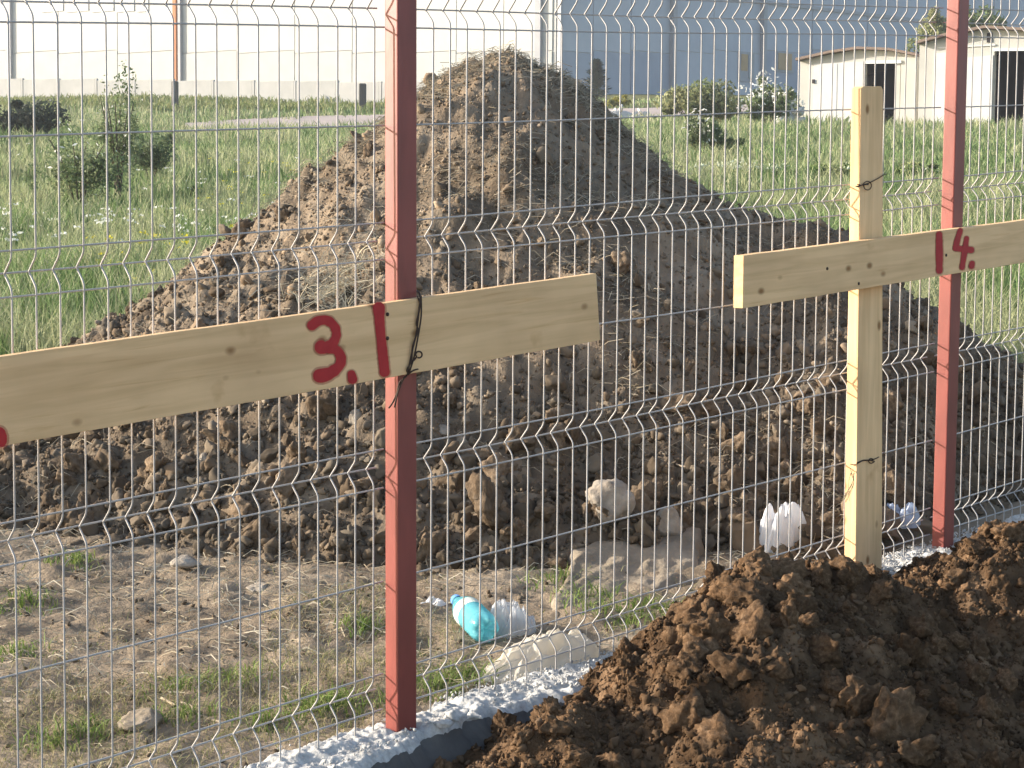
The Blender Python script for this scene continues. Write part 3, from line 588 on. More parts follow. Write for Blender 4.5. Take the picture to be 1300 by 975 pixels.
c = [on_plane(*q, .042) for q in ((1094, 112), (1122, 112), (1121, 735), (1086, 735))]
c[3] = (c[3][0], c[3][1] - .25); c[2] = (c[2][0], c[2][1] - .25)
def stake_board():
    (t0, z0), (t1, z1), (t2, z2), (t3, z3) = c; bm = bmesh.new()
    ring_f = [fpt(t0, .040, z0), fpt(t0 + .012, .040, z0 + .006), fpt(t1 - .008, .040, z1 + .005), fpt(t1, .040, z1 - .004), fpt(t2, .040, z2), fpt(t3, .040, z3)]
    o0 = fpt((t0 + t1) / 2, .02, (z0 + z2) / 2); ez = np.array([0, 0, 1.0]); ey = np.append(-FN, 0); ex = np.append(FD, 0)
    Bm = np.stack([ez, ey, np.cross(ez, ey)])
    loc = [Bm @ (p - o0) for p in ring_f]; prism(bm, loc, np.array([0, .031, 0])); bevel(bm, .0018, 2)
    # lower end a little thicker
    for v in bm.verts:
        if v.co.x < -.2: v.co.y *= 1.25
    o = bm_obj('wooden_stake', bm, M['wood3']); Mx = Matrix.Identity(4)
    for i in range(3):
        for j, e in enumerate((Bm[0], Bm[1], Bm[2])): Mx[i][j] = e[i]
        Mx[i][3] = o0[i]
    o.matrix_world = Mx; return o
tag(stake_board(), 'upright pale pine stake standing in front of the mesh beside the farther red post', 'stake')

# painted marks: strokes of a spray can, thin sheets of paint on the face of a board
def strokes(board, s, name, lines, w, label=None, mist=True):
    if mist: strokes(board, s - .0007, 'overspray', [[(q[0], q[1], (q[2] if len(q) > 2 else w) * 1.32) for q in ln] for ln in lines], w, None, False)
    Vs, Fs, o = [], [], 0
    for ln in lines:
        if len(ln[0]) == 3: wid = [q[2] for q in ln]
        else: wid = [w] * len(ln)
        pts = np.array([q[:2] for q in ln], float)
        d = np.r_[0, np.cumsum(np.linalg.norm(np.diff(pts, axis=0), axis=1))]; n = max(6, int(d[-1] / 1.5)); u = np.linspace(0, d[-1], n)
        if len(pts) > 2:                                    # smooth the polyline (Catmull-Rom through numpy)
            k = np.interp(u, d, np.arange(len(pts))); i = np.clip(k.astype(int), 0, len(pts) - 2); f = (k - i)[:, None]
            pp = np.vstack([2 * pts[0] - pts[1], pts, 2 * pts[-1] - pts[-2]]); a, b, c_, e = pp[i], pp[i + 1], pp[i + 2], pp[i + 3]
            q = .5 * (2 * b + (c_ - a) * f + (2 * a - 5 * b + 4 * c_ - e) * f ** 2 + (3 * b - a - 3 * c_ + e) * f ** 3)
        else: q = np.stack([np.interp(u, d, pts[:, 0]), np.interp(u, d, pts[:, 1])], 1)
        ww = np.interp(u, d, wid) * .56 * (1 + .06 * fbm(u * .25, u * 0, k=int(q[0, 0])))
        T = np.gradient(q, axis=0); T /= np.linalg.norm(T, axis=1)[:, None] + 1e-9; Nn = np.stack([-T[:, 1], T[:, 0]], 1)
        capn = 5                                            # round caps
        L = q + Nn * ww[:, None]; Rr = q - Nn * ww[:, None]
        for e, sg in ((0, -1), (-1, 1)):
            for j in range(1, capn):
                a = math.pi / 2 * j / capn; cpt = q[e] + sg * T[e] * ww[e] * math.sin(a); l, r_ = cpt + Nn[e] * ww[e] * math.cos(a), cpt - Nn[e] * ww[e] * math.cos(a)
                if e == 0: L = np.vstack([l, L]); Rr = np.vstack([r_, Rr])
                else: L = np.vstack([L, l]); Rr = np.vstack([Rr, r_])
        m = len(L); W = np.array([fpt(t, s + .0012 + .0003 * len(Vs), z) for t, z in [on_plane(*p_, s) for p_ in np.vstack([L, Rr])]])
        i = np.arange(m - 1); Vs.append(W); Fs.append(np.stack([i, i + 1, i + 1 + m, i + m], 1) + o); o += 2 * m
    V = np.concatenate(Vs); Mi = np.array(board.matrix_world.inverted()); V = V @ Mi[:3, :3].T + Mi[:3, 3]
    ob = bpy.data.objects.new(name, mesh_np(name, V, np.concatenate(Fs), M['spray'] if mist else M['mist'])); link(ob, board)
    if label: ob['label'] = label
def zp(z, x0, y0, sc): return (x0 + z[0] / sc, y0 + z[1] / sc)
sc = 5.4167
three = [(85, 395, 62), (130, 365, 58), (190, 362, 58), (240, 405, 56), (252, 465, 54), (225, 520, 62), (180, 545, 72), (150, 545, 84)]
three2 = [(200, 552, 60), (250, 565, 56), (283, 615, 58), (272, 672, 62), (215, 720, 72), (165, 738, 82), (138, 742, 90)]
f3 = lambda A, x0, y0, s: [(x0 + a / s, y0 + b / s, w / s) for a, b, w in A]
strokes(board1, S1, 'painted_number', [f3(three, 380, 340, sc), f3(three2, 380, 340, sc), f3([(355, 730, 50), (362, 765, 60)], 380, 340, sc)], 10)
strokes(board1, S1, 'painted_line', [f3([(545, 275, 70), (552, 400, 58), (568, 560, 58), (584, 715, 64)], 380, 340, sc)], 11)
strokes(board1, S1, 'painted_dot', [[(-2, 551, 17), (-1, 559, 17)]], 14)
sc = 4.877
strokes(board2, S2, 'painted_line', [f3([(741, 475, 34), (742, 600, 38), (742, 700, 34)], 1040, 200, sc)], 7)
strokes(board2, S2, 'painted_number', [f3([(872, 450, 28), (855, 505, 30), (842, 560, 30)], 1040, 200, sc), f3([(842, 562, 30), (885, 566, 34), (938, 572, 34)], 1040, 200, sc), f3([(910, 500, 26), (898, 580, 30), (882, 680, 28)], 1040, 200, sc), f3([(944, 655, 28), (940, 672, 30)], 1040, 200, sc)], 7)

# nail heads
def nail(board, px, py, s):
    t, z = on_plane(px, py, s); q = fpt(t, s, z); V = [q + np.append(FN * h, 0) + np.append(FD * r * math.cos(a), r * math.sin(a)) for h, r in ((.0, .0042), (.0016, .0040), (.0022, .0005)) for a in np.linspace(0, 2 * math.pi, 10, endpoint=False)]
    Mi = np.array(board.matrix_world.inverted()); V = np.array(V) @ Mi[:3, :3].T + Mi[:3, 3]; Fk = [(i * 10 + j, i * 10 + (j + 1) % 10, (i + 1) * 10 + (j + 1) % 10, (i + 1) * 10 + j) for i in range(2) for j in range(10)]
    link(bpy.data.objects.new('nail_head', mesh_np('nail_head', V, Fk, M['rust_wire'], True)), board)
for px, py in ((491.7, 399), (491.7, 429.5)): nail(board1, px, py, S1)
for px, py in ((1201, 324), (1050, 341), (1090, 360)): nail(board2, px, py, S2)

# tie wires
def tie(name, polys, r, label, group=None):
    V, Fk = merge([tube(p, r, 6) for p in polys]); o = obj(name, mesh_np(name, V, Fk, M['rust_wire'], True)); tag(o, label, 'wire', group); return o
def fp(px, py, s):
    t, z = on_plane(px, py, s); return fpt(t, s, z)
def ppath(pts, x0, y0, sc, s): return [fp(x0 + q[0] / sc, y0 + q[1] / sc, s + (q[2] if len(q) > 2 else 0)) for q in pts]
def dense(p, n=5):
    p = np.array(p); d = np.arange(len(p)); u = np.linspace(0, len(p) - 1, (len(p) - 1) * n + 1); i = np.clip(u.astype(int), 0, len(p) - 2); f = (u - i)[:, None]
    pp = np.vstack([2 * p[0] - p[1], p, 2 * p[-1] - p[-2]]); a, b, c_, e = pp[i], pp[i + 1], pp[i + 2], pp[i + 3]
    return .5 * (2 * b + (c_ - a) * f + (2 * a - 5 * b + 4 * c_ - e) * f ** 2 + (3 * b - a - 3 * c_ + e) * f ** 3)
sc = 5.4167; q = S1 + .003
loop = [(822 + 22 * math.cos(a), 597 + 22 * math.sin(a), .006) for a in np.linspace(2.4, 8.2, 12)]
tie('tie_wire', [dense(ppath([(800, 150, -.05), (830, 190, -.004), (822, 300, .001), (805, 450, .002), (775, 580, .002), (752, 690, .001), (742, 735, -.004)], 380, 340, sc, q)),
                 dense(ppath([(812, 195, -.004), (830, 260, .003), (806, 380, .002), (815, 430, .003), (780, 540, .004), (770, 640, .003), (742, 700, .001), (738, 742, -.02)], 380, 340, sc, q)),
                 dense(ppath([(838, 195, -.002), (838, 330, .003), (815, 480, .005), (790, 610, .004), (762, 700, .002), (748, 735, -.004)], 380, 340, sc, q)),
                 dense(ppath([(785, 640, .003)] + loop, 380, 340, sc, q), 3),
                 dense(ppath([(742, 735, -.004), (800, 700, -.001), (900, 690, -.0262), (1010, 684, -.0262)], 380, 340, sc, q)),
                 dense(ppath([(735, 745, -.006), (690, 790, -.01), (668, 870, -.014), (640, 930, -.016), (615, 965, -.018)], 380, 340, sc, q)),
                 dense(ppath([(735, 745, -.006), (715, 765, -.006), (680, 850, -.01), (655, 960, -.012)], 380, 340, sc, q))] , .0018,
    'dark rusty wire twisted around the board end and the nearer red post')
sc = 2.708; q = .0435
loop = [(762 + 13 * math.cos(a), 638 + 15 * math.sin(a), .004) for a in np.linspace(-2.2, 3.6, 12)]
tie('tie_wire', [dense(ppath([(718, 640, -.045), (727, 640, 0), (760, 632, .002), (795, 615, .001), (820, 600, 0), (826, 598, -.045)], 820, 0, sc, q)), dense(ppath([(727, 634, 0), (742, 636, .002)] + loop, 820, 0, sc, q), 3), dense(ppath([(722, 646, -.02), (740, 637, .002), (765, 634, .003)], 820, 0, sc, q))], .0014, 'thin rusty wire with a curl looped high around the pine stake')
loop = [(775 + 9 * math.cos(a), 745 + 8 * math.sin(a), .003) for a in np.linspace(0, 5.5, 10)]
tie('tie_wire', [dense(ppath([(690, 752, -.045), (718, 758, 0), (745, 745, .002), (775, 742, .001), (800, 732, 0), (820, 715, -.045)], 820, 310, sc, q)), dense(ppath([(725, 752, .001), (750, 742, .003)] + loop, 820, 310, sc, q), 3)], .0014, 'thin rusty wire twisted low around the pine stake')
pts = [dense(ppath([(700 + random.uniform(0, 18), 770 + random.uniform(0, 20), .002), (695 + random.uniform(0, 20), 810 + random.uniform(0, 20), .003), (672 + random.uniform(0, 30), 860 + random.uniform(0, 30), .004)], 820, 310, sc, q)) for _ in range(7)]
V, Fk = merge([tube(p, .0008, 4) for p in pts]); o = obj('dry_stalk', mesh_np('dry_stalk', V, Fk, flat('dry_stalk', (.30, .25, .16)), True)); tag(o, 'wisp of dry grass stalks caught on the lower edge of the pine stake', 'dry grass')

# ------------------------------------------------------------------ dark soil heap in front of the fence
def crest2(*pts):
    return [tuple(P(px, py, Yd)) for px, py, Yd in pts]
PC1 = crest2((785, 896, 4.18), (830, 864, 4.28), (872, 826, 4.40), (905, 742, 4.48), (945, 722, 4.52), (1000, 722, 4.52), (1060, 715, 4.55), (1100, 722, 4.62))
PC2 = crest2((1100, 746, 4.66), (1150, 764, 4.74), (1200, 750, 4.84), (1250, 712, 4.94), (1310, 668, 5.04), (1420, 640, 5.2))
PC3 = crest2((985, 735, 4.4), (962, 795, 4.15), (968, 862, 3.95), (990, 950, 3.75), (1010, 1060, 3.55))
PC4 = crest2((800, 872, 4.22), (757, 884, 4.05), (733, 898, 3.92), (731, 948, 3.78), (733, 1060, 3.58))
PC5 = crest2((1010, 905, 3.98), (1120, 940, 3.85), (1300, 985, 3.75))
def pile_raw(x, y):
    wx = x + .02 * fbm(x * 5, y * 5, k=51, o=3); wy = y + .02 * fbm(x * 5 + 4, y * 5, k=52, o=3)
    return np.maximum.reduce([cones(wx, wy, PC1, .70, .03), cones(wx, wy, PC2, .52, .05), cones(wx, wy, PC3, .55, .04), cones(wx, wy, PC4, .62, .02)])
pile_shape = Table(pile_raw, -.6, 2.4, 300, 3.1, 5.8, 270, -2.)
def pile_zf(x, y):
    z = pile_shape(x, y)
    return z + .022 * fbm(x * 7, y * 7, k=61, o=3) + .009 * fbm(x * 26, y * 26, k=62, o=3) + .42 * lumps(x, y, .085, 63) + .45 * lumps(x + 2, y, .04, 64) + .5 * lumps(x, y + 3, .018, 65) + .45 * lumps(x + 1, y + 3, .009, 66) - .035
pile_z = Table(pile_zf, -.5, 2.3, 620, 3.2, 5.7, 560, -9.)
px_ = np.linspace(-.35, 2.2, 410); py_ = np.linspace(3.3, 5.6, 370); X, Y = np.meshgrid(px_, py_); Z = pile_z(X, Y); S = (X - F0[0]) * FN[0] + (Y - F0[1]) * FN[1]
Fc = grid_faces(len(px_), len(py_)); keep = (Z.ravel()[Fc].max(1) > -.36) & (S.ravel()[Fc].min(1) > .055)
pile = empty('soil_heap', (.9, 4.3, -.33), 'dark brown crumbly heap of freshly dug soil in front of the fence', 'soil heap')
V, Fk = compact(np.stack([X, Y, Z], -1).reshape(-1, 3), Fc[keep]); obj('soil', mesh_np('soil', V, Fk, M['pile_soil'], True), pile)
def pw(x, y):
    s = (x - F0[0]) * FN[0] + (y - F0[1]) * FN[1]; return np.where((pile_shape(x, y) > -.3) & (s > .12), 1., 0)
PB = [mesh_np('clod', *clod_shape(4, 200 + k, 1., 6, .55), M['pile_clod'], True) for k in range(9)]
pts = sample(300, RNG, pw, -.3, 1.7, 3.55, 5.4); bs = .014 + .034 * RNG.random(300) ** 2.5; zs = pile_z(pts[:, 0], pts[:, 1])
for i in range(300):
    c = bpy.data.objects.new('clod', PB[i % 9]); COL.objects.link(c); c.parent = pile
    c.location = Vector((pts[i, 0], pts[i, 1], zs[i] + bs[i] * .3)) - Vector(pile.location); c.rotation_euler = RNG.uniform(0, 6.28, 3); c.scale = bs[i] * RNG.uniform(.8, 1.2, 3)
# the lumps one can make out along the crest
for px, py, Yd, r in ((930, 745, 4.42, .035), (915, 760, 4.40, .028), (955, 725, 4.48, .04), (1000, 722, 4.48, .045), (1040, 718, 4.5, .04), (1075, 715, 4.52, .036), (1085, 735, 4.5, .034), (900, 805, 4.3, .03), (885, 830, 4.25, .034), (950, 800, 4.3, .04), (1000, 850, 4.15, .035), (1040, 870, 4.1, .038), (1130, 940, 3.9, .055), (1165, 955, 3.85, .05), (1010, 760, 4.38, .05), (1240, 700, 4.92, .032), (1280, 675, 4.98, .04), (880, 790, 4.36, .045), (870, 850, 4.22, .05), (925, 780, 4.36, .05), (905, 870, 4.15, .045), (950, 870, 4.12, .04), (870, 920, 4.02, .042), (930, 930, 3.98, .05), (985, 905, 3.98, .042), (1055, 905, 4.02, .04), (1090, 930, 3.95, .05), (850, 885, 4.12, .03), (965, 760, 4.42, .055), (1100, 735, 4.6, .035), (700, 935, 3.93, .03), (665, 960, 3.86, .028)):
    q = P(px, py, Yd); c = bpy.data.objects.new('clod', PB[int(px) % 9]); COL.objects.link(c); c.parent = pile
    c.location = Vector((q[0], q[1], float(pile_z(np.array([q[0]]), np.array([q[1]]))[0]) + r * .3)) - Vector(pile.location); c.rotation_euler = RNG.uniform(0, 6.28, 3); c.scale = r * RNG.uniform(.85, 1.2, 3)
parts = []; tints = []
for n, lo, hi, sub, sd in ((3200, .006, .014, 2, 5), (8000, .004, .008, 1, 7), (24000, .002, .0055, 0, 6)):
    p = sample(n, RNG, pw, -.3, 1.8, 3.5, 5.5); s = RNG.uniform(lo, hi, n); parts.append(crumbs(np.stack([p[:, 0], p[:, 1], pile_z(p[:, 0], p[:, 1]) + s * .3], 1), s, sub, RNG, seed=sd * 10)); tints.append(crumb_tint(n, len(ICO[sub][0]), RNG))
V, Fk = merge(parts); o = obj('loose_clods', mesh_np('loose_clods', V, Fk, M['pile_crumb'], False, np.concatenate(tints)), pile); o['kind'] = 'stuff'

# ------------------------------------------------------------------ stones and slab of soil at the mound's foot
def rest(px, py, up=0.):
    d = pix_dir(px, py); Yv = np.linspace(3.4, 9, 1400); Q = CAM + d * (Yv / d[1])[:, None]
    b = np.nonzero(Q[:, 2] < np.maximum(mound_z(Q[:, 0], Q[:, 1]), gbase(Q[:, 0], Q[:, 1])))[0]; return Q[b[0]] if len(b) else Q[-1]
def rock(px, py, wpx, hpx, mat, seed, label, cat='stone', name='stone', depth=1., group=None, sub=4):
    q = rest(px, py + hpx * .3); q[2] += hpx * .28 * q[1] / F; k = (q[1]) / F; V, Fc_ = clod_shape(sub, seed, 0., 12, .5, .55); V = V / np.abs(V).max(0); V = V * np.array([wpx * k / 2, wpx * k / 2 * depth, hpx * k / 2])
    o = obj(name, mesh_np(name, V, Fc_, mat, True)); o.location = q + np.array([0, .02, 0]); tag(o, label, cat, group); return o
rock(771, 638, 74, 66, M['stone'], 401, 'large pale jagged stone at the foot of the earth mound')
rock(845, 668, 46, 52, M['stone'], 402, 'medium pale stone right of the large jagged stone')
rock(258, 583, 14, 18, M['stone'], 403, 'small white stone low on the left flank of the mound')
rock(452, 530, 22, 26, M['stone'], 404, 'small yellowish stone under the board left of the nearer post')
rock(948, 685, 58, 66, M['clod'], 405, 'upright brown stone left of the white plastic bag')
rock(1236, 545, 9, 13, flat('yellow_scrap', (.55, .45, .22)), 406, 'tiny yellowish stone right of the farther red post', sub=2)
rock(1232, 595, 8, 8, M['stone'], 411, 'tiny pale stone lying on the shaded mound flank', sub=2)
rock(1030, 600, 24, 30, M['clod'], 408, 'brown stone on the shaded flank above the white plastic bag')
rock(560, 548, 22, 20, M['stone'], 409, 'small pale stone just right of the nearer post under the board')
rock(1165, 668, 54, 24, M['clod'], 407, 'brown lump of earth between the stake and the farther red post', depth=.8)
q = fpt(2.02, .09, SL * 2.02 + .018); V, Fc_ = clod_shape(3, 410); o = obj('stone', mesh_np('stone', V * .013, Fc_, flat('yellow_stone', (.45, .36, .20), bump=.4), True)); o.location = q; tag(o, 'small yellow stone lying on the concrete footing behind the soil heap', 'stone')
# flat slab
c = [rest(*p) for p in ((712, 722), (742, 706), (890, 690), (900, 722), (852, 765), (724, 758))]; zt = max(p[2] for p in c)
bm = bmesh.new(); 
n = 46; ctr = sum(c) / 6; uu = np.linspace(-1, 1, n); A, B = np.meshgrid(uu, uu)
e1 = (c[2] + c[3] - c[0] - c[5]) / 4; e2 = (c[1] + c[2] - c[4] - c[5]) / 4
e2 = e2 + np.array([0, .05, .012])
rr = np.maximum(np.abs(A), np.abs(B)); edge = np.clip((rr - .86) / .14, 0, 1)
V = ctr + A[..., None] * e1 * 1.08 * (1 + .08 * fbm(B * 2, A * 0, k=501)[..., None]) + B[..., None] * e2 * (1 + .10 * fbm(A * 2, A * 0, k=502)[..., None])
V[..., 2] += .022 + .008 * fbm(A * 4, B * 3, k=503) - .07 * edge ** 1.5 + .01 * B
bm.free(); o = obj('soil_slab', mesh_np('soil_slab', V.reshape(-1, 3), grid_faces(n, n), M['slab'], True)); tag(o, 'flat tan slab of dried earth lying before the mound behind the fence', 'earth slab')

# thin roots and sticks
def stick(pts, r, label, mat, group=None):
    V, Fk = tube(dense([rest(*p) + np.array([0, -.01, .006 + (0 if len(p) < 3 else p[2])]) for p in [(a[0], a[1]) for a in pts]]), r, 5); o = obj('dry_stick', mesh_np('dry_stick', V, Fk, mat, True)); tag(o, label, 'stem', group)
SM = flat('dry_stem', (.42, .34, .24), scale=20)
stick([(206, 888), (240, 905), (287, 921)], .0035, 'long pale dry stem on the soil at lower left', SM)
stick([(300, 855), (318, 868), (325, 882)], .003, 'short pale dry stem lying right of the long stem', SM)
stick([(228, 893), (245, 900), (240, 912)], .004, 'curled pale dry stem crossing the long stem', SM)
stick([(838, 575), (860, 592), (880, 595)], .003, 'thin pale root sticking out of the mound right flank', SM)
stick([(735, 662), (800, 690), (860, 693)], .0018, 'thin dark root in front of the large pale stone', M['bark'])
rock(180, 920, 66, 34, M['slab'], 420, 'low pale lump of dry earth in the grass at lower left', 'earth lump', 'earth_lump')
rock(232, 716, 50, 22, M['stone'], 421, 'flat pale grey stone half buried at the mound foot on the left')
rock(330, 748, 40, 14, M['stone'], 422, 'flat pale stone sunk in the soil right of the half buried grey stone')

# ------------------------------------------------------------------ litter
def plastic(name, c, trans, alpha, rough=.25): return flat(name, c, scale=6, rough=rough, spec=.6, trans=trans, alpha=alpha)
MP_aqua = plastic('aqua_plastic', (.20, .62, .70), .45, .9, .15); MP_clear = plastic('clear_film', (.72, .74, .76), .4, .62, .2); MP_bag = plastic('cream_film', (.80, .74, .62), .45, .96, .4); MP_white = plastic('white_film', (.82, .83, .85), .4, .97, .35); MP_label = flat('cream_label', (.60, .66, .58), rough=.5); MP_blue = plastic('blue_film', (.55, .64, .78), .45, .8, .25)
def lathe(prof, n=24):
    V = [(r * math.cos(2 * math.pi * j / n), r * math.sin(2 * math.pi * j / n), z) for r, z in prof for j in range(n)]; m = len(prof)
    return np.array(V), np.array([(i * n + j, i * n + (j + 1) % n, (i + 1) * n + (j + 1) % n, (i + 1) * n + j) for i in range(m - 1) for j in range(n)])
a, b = hit(581, 781), hit(617, 818); a = a + np.array([0, 0, .036]); b = b + np.array([0, 0, .036]); ax = (b - a); ax /= np.linalg.norm(ax); 
R_ = .0385; prof = [(.001, .012), (.012, .004), (.026, -.002), (.034, .008), (R_, .022)]
for i in range(5): prof += [(R_, .03 + i * .009), (R_ - .0025, .0345 + i * .009)]
prof += [(R_, .078), (R_, .145), (.034, .160), (.028, .180), (.018, .200), (.013, .212), (.013, .232)]
V, Fk = lathe(prof, 28)
ang = np.arctan2(V[:, 1], V[:, 0]); V[:, 2] *= 1.2; V[:, 2] += np.where(V[:, 2] < .02, .008 * np.cos(ang * 5) * np.clip(np.hypot(V[:, 0], V[:, 1]) / .03, 0, 1), 0)
bottle = empty('plastic_bottle', b, 'aqua blue plastic bottle lying on its side behind the nearer post', 'bottle')
rot = Vector(-ax).to_track_quat('Z', 'Y').to_matrix().to_4x4()
def put(o): o.parent = bottle; o.matrix_local = rot; return o
put(obj('bottle_body', mesh_np('bottle_body', V, Fk, MP_aqua, True)))
V, Fk = lathe([(R_ + .0005, .122), (R_ + .0008, .125), (R_ + .0008, .163), (R_ + .0005, .166)], 28); put(obj('paper_label', mesh_np('paper_label', V, Fk, MP_label, True)))
V, Fk = lathe([(.0148, .266), (.0148, .284), (.001, .286)], 16); put(obj('cap', mesh_np('cap', V, Fk, flat('blue_cap', (.10, .25, .55)), True)))
def crumple(name, ctr, e1, e2, hgt, mat, label, seed, cat, fold=.35, n=64, taper=None, thick=True):
    u = np.linspace(-1, 1, n); A, B = np.meshgrid(u, u); r = np.sqrt(A ** 2 + B ** 2); k = np.maximum(np.abs(A), np.abs(B)) / np.maximum(r, 1e-6); A2, B2 = A * k, B * k
    wob = 1 + .16 * fbm(np.cos(np.arctan2(B, A)) * 2 + seed, np.sin(np.arctan2(B, A)) * 2, k=seed, o=3)
    rr = np.clip(np.maximum(np.abs(A), np.abs(B)), 0, 1); th = np.arctan2(B2, A2)
    f1 = 1 - np.abs(fbm(A2 * 2.2 + seed, B2 * 2.2, k=seed + 1, o=3)); f2 = 1 - np.abs(vnoise(th * 2.5, rr * 1.5, k=seed + 2))
    prof = np.sqrt(np.clip(1 - rr ** 2.2, 0, 1)); hh = hgt * prof * (1 - fold + fold * f1 * .8 + fold * (.5 if fold < .5 else .14) * f2)
    Ax, Bx = np.cos(th) * rr * wob, np.sin(th) * rr * wob
    hh = hh * (1 + .55 * fbm(A2 * 1.4 + seed, B2 * 1.4, k=seed + 5, o=2)) if fold > .5 else hh
    if taper: hh = hh * np.clip(1 + taper * Ax, .12, 1.4)
    V = ctr + Ax[..., None] * e1 + Bx[..., None] * e2; V[..., 2] += hh + .006 * fbm(A2 * 7, B2 * 7, k=seed + 3, o=2) * prof
    o = obj(name, mesh_np(name, V.reshape(-1, 3), grid_faces(n, n), mat, False if fold > .5 else True)); tag(o, label, cat); return o
fd3, fn3 = np.append(FD, SL), np.append(FN, 0)
c0 = fpt(on_plane(682, 858, -.10)[0], -.10, 0); c0[2] = SL * on_plane(682, 858, -.10)[0] - .03
crumple('plastic_sheet', c0, fd3 * .205, fn3 * .085, .082, MP_bag, 'crumpled cream plastic sheet heaped against the concrete footing', 601, 'plastic sheet', .45, 80, .45)
q = hit(650, 806); crumple('plastic_wrap', q + np.array([.0, .03, .0]), np.array([.06, .02, .008]), np.array([-.02, .05, .0]), .068, MP_clear, 'crumpled clear plastic wrap lying beside the aqua bottle', 611, 'plastic wrap', .62, 40)
q = rest(993, 700); crumple('plastic_bag', q + np.array([0, .05, -.035]), np.array([.076, .02, .01]), np.array([-.012, .05, 0]), .175, MP_white, 'crumpled white plastic bag upright against the mound foot', 621, 'plastic bag', .55, 40)
q = rest(1142, 662); crumple('plastic_bag', q + np.array([0, -.02, -.01]), np.array([.058, .02, .0]), np.array([-.01, .05, 0]), .095, MP_blue, 'pale blue plastic bag between the stake and the farther red post', 631, 'plastic bag', .6, 34)
q = hit(548, 770); crumple('plastic_scrap', q, np.array([.04, .0, .0]), np.array([.0, .02, 0]), .018, MP_white, 'small white plastic scrap beside the nearer post left of the bottle', 641, 'plastic scrap', .6, 20)

# ------------------------------------------------------------------ vegetation
def foliage(ctr, rad, n, leaf, cs, rng, clumps=14, hollow=.35):
    cc = rng.normal(size=(clumps, 3)); cc /= np.linalg.norm(cc, axis=1)[:, None]; cc *= rng.uniform(.25, 1.05, (clumps, 1)); cr = rng.uniform(.13, .42, clumps)
    cc[:, 2] = np.abs(cc[:, 2]) * 1.1 - .12
    i = rng.integers(0, clumps, n); d = rng.normal(size=(n, 3)); d /= np.linalg.norm(d, axis=1)[:, None]; p = cc[i] + d * (cr[i] * rng.uniform(hollow, 1.05, n) ** .6)[:, None]
    p = ctr + p * np.array(rad); a = rng.normal(size=(n, 3)); a /= np.linalg.norm(a, axis=1)[:, None]; b = np.cross(a, rng.normal(size=(n, 3))); b /= np.linalg.norm(b, axis=1)[:, None]
    L = leaf * rng.uniform(.6, 1.4, n)[:, None]; V = np.stack([p - a * L, p + b * L * .42, p + a * L, p - b * L * .42], 1).reshape(-1, 3)
    Fk = np.arange(n * 4).reshape(n, 4); cl = palette(clumps, cs, rng, .25)[i] * rng.uniform(.75, 1.25, (n, 1)); return V, Fk, np.repeat(cl, 4, 0)
def shrub(name, px, py_base, py_top, wpx, Yd, cs, label, cat='bush', n=2200, leaf=.035, flowers=0, fcol=(.8, .8, .75), group=None, clumps=16, stems=5, seed=1):
    rng = np.random.default_rng(seed); g = P(px, py_base, Yd); gz = float(ground_z(g[:1], g[1:2])[0]); g[2] = gz; h = (py_base - py_top) * Yd / F; w = wpx * Yd / F / 2
    e = empty(name, g, label, cat, group); V, Fk, C = foliage(g + np.array([0, 0, h * .38]), (w, w * .8, h * .6), n, leaf, cs, rng, clumps)
    obj('foliage', mesh_np('foliage', V, Fk, M['leaf'], False, C), e); st = []
    for k in range(stems):
        a = rng.uniform(0, 6.28); tip = g + np.array([math.cos(a) * w * .6, math.sin(a) * w * .5, h * .75]); st.append(tube(dense([g + np.array([0, 0, -.03]), g * .5 + tip * .5 + np.array([0, 0, h * .1]), tip]), np.linspace(.011, .003, 11) * max(.4, h), 5))
    V, Fk = merge(st); obj('stem', mesh_np('stem', V, Fk, M['bark'], True), e)
    if flowers:
        V, Fk, C = foliage(g + np.array([0, -.02, h * .5]), (w * 1.05, w * .9, h * .56), flowers, leaf * 1.1, [fcol], rng, clumps, .95); fo = obj('flowers', mesh_np('flowers', V, Fk, M['leaf'], False, C), e); fo['kind'] = 'stuff'
    return e
GR = [(.16, .21, .085), (.21, .25, .11), (.135, .185, .075)]; OL = [(.26, .28, .13), (.21, .245, .11), (.31, .32, .16)]; DK = [(.055, .072, .055), (.07, .09, .065), (.04, .055, .045)]
shrub('dark_bush', 22, 196, 132, 110, 33, DK, 'very dark dense bush at the left edge behind the mesh', n=5200, leaf=.04, clumps=30, seed=11)
WG = [(.15, .20, .09), (.19, .235, .11), (.12, .17, .075), (.24, .28, .14)]
shrub('tall_weed', 150, 262, 92, 74, 20, WG, 'tallest branching weed with thin upper shoots left of centre field', 'weed', 1700, .021, 26, clumps=34, stems=9, seed=12)
shrub('tall_weed', 100, 285, 158, 120, 18.5, WG, 'broad dark green weed with white blossoms nearest the left edge', 'weed', 3800, .021, 60, clumps=36, stems=9, seed=13)
shrub('tall_weed', 192, 222, 150, 84, 23, [(.115, .16, .08), (.15, .19, .09)], 'low dark green weed just right of the tallest weed', 'weed', 2800, .022, 10, clumps=26, seed=14)
shrub('tall_weed', 240, 225, 198, 18, 20, WG, 'single thin weed standing alone in the left meadow', 'weed', 260, .018, 4, clumps=8, stems=2, seed=15)
shrub('bush', 878, 168, 104, 108, 47, OL, 'large olive green bush in front of the shaded building', n=5200, leaf=.06, clumps=30, seed=16)
shrub('bush', 975, 168, 100, 78, 48, GR, 'white flowering bush right of the large olive bush', n=3200, leaf=.055, flowers=340, clumps=24, seed=17)
shrub('bush', 890, 207, 146, 52, 29, [(.135, .18, .085), (.18, .22, .105)], 'small dark green bush with pale blossoms in front of the olive bush', n=2600, leaf=.03, flowers=90, clumps=20, seed=18)
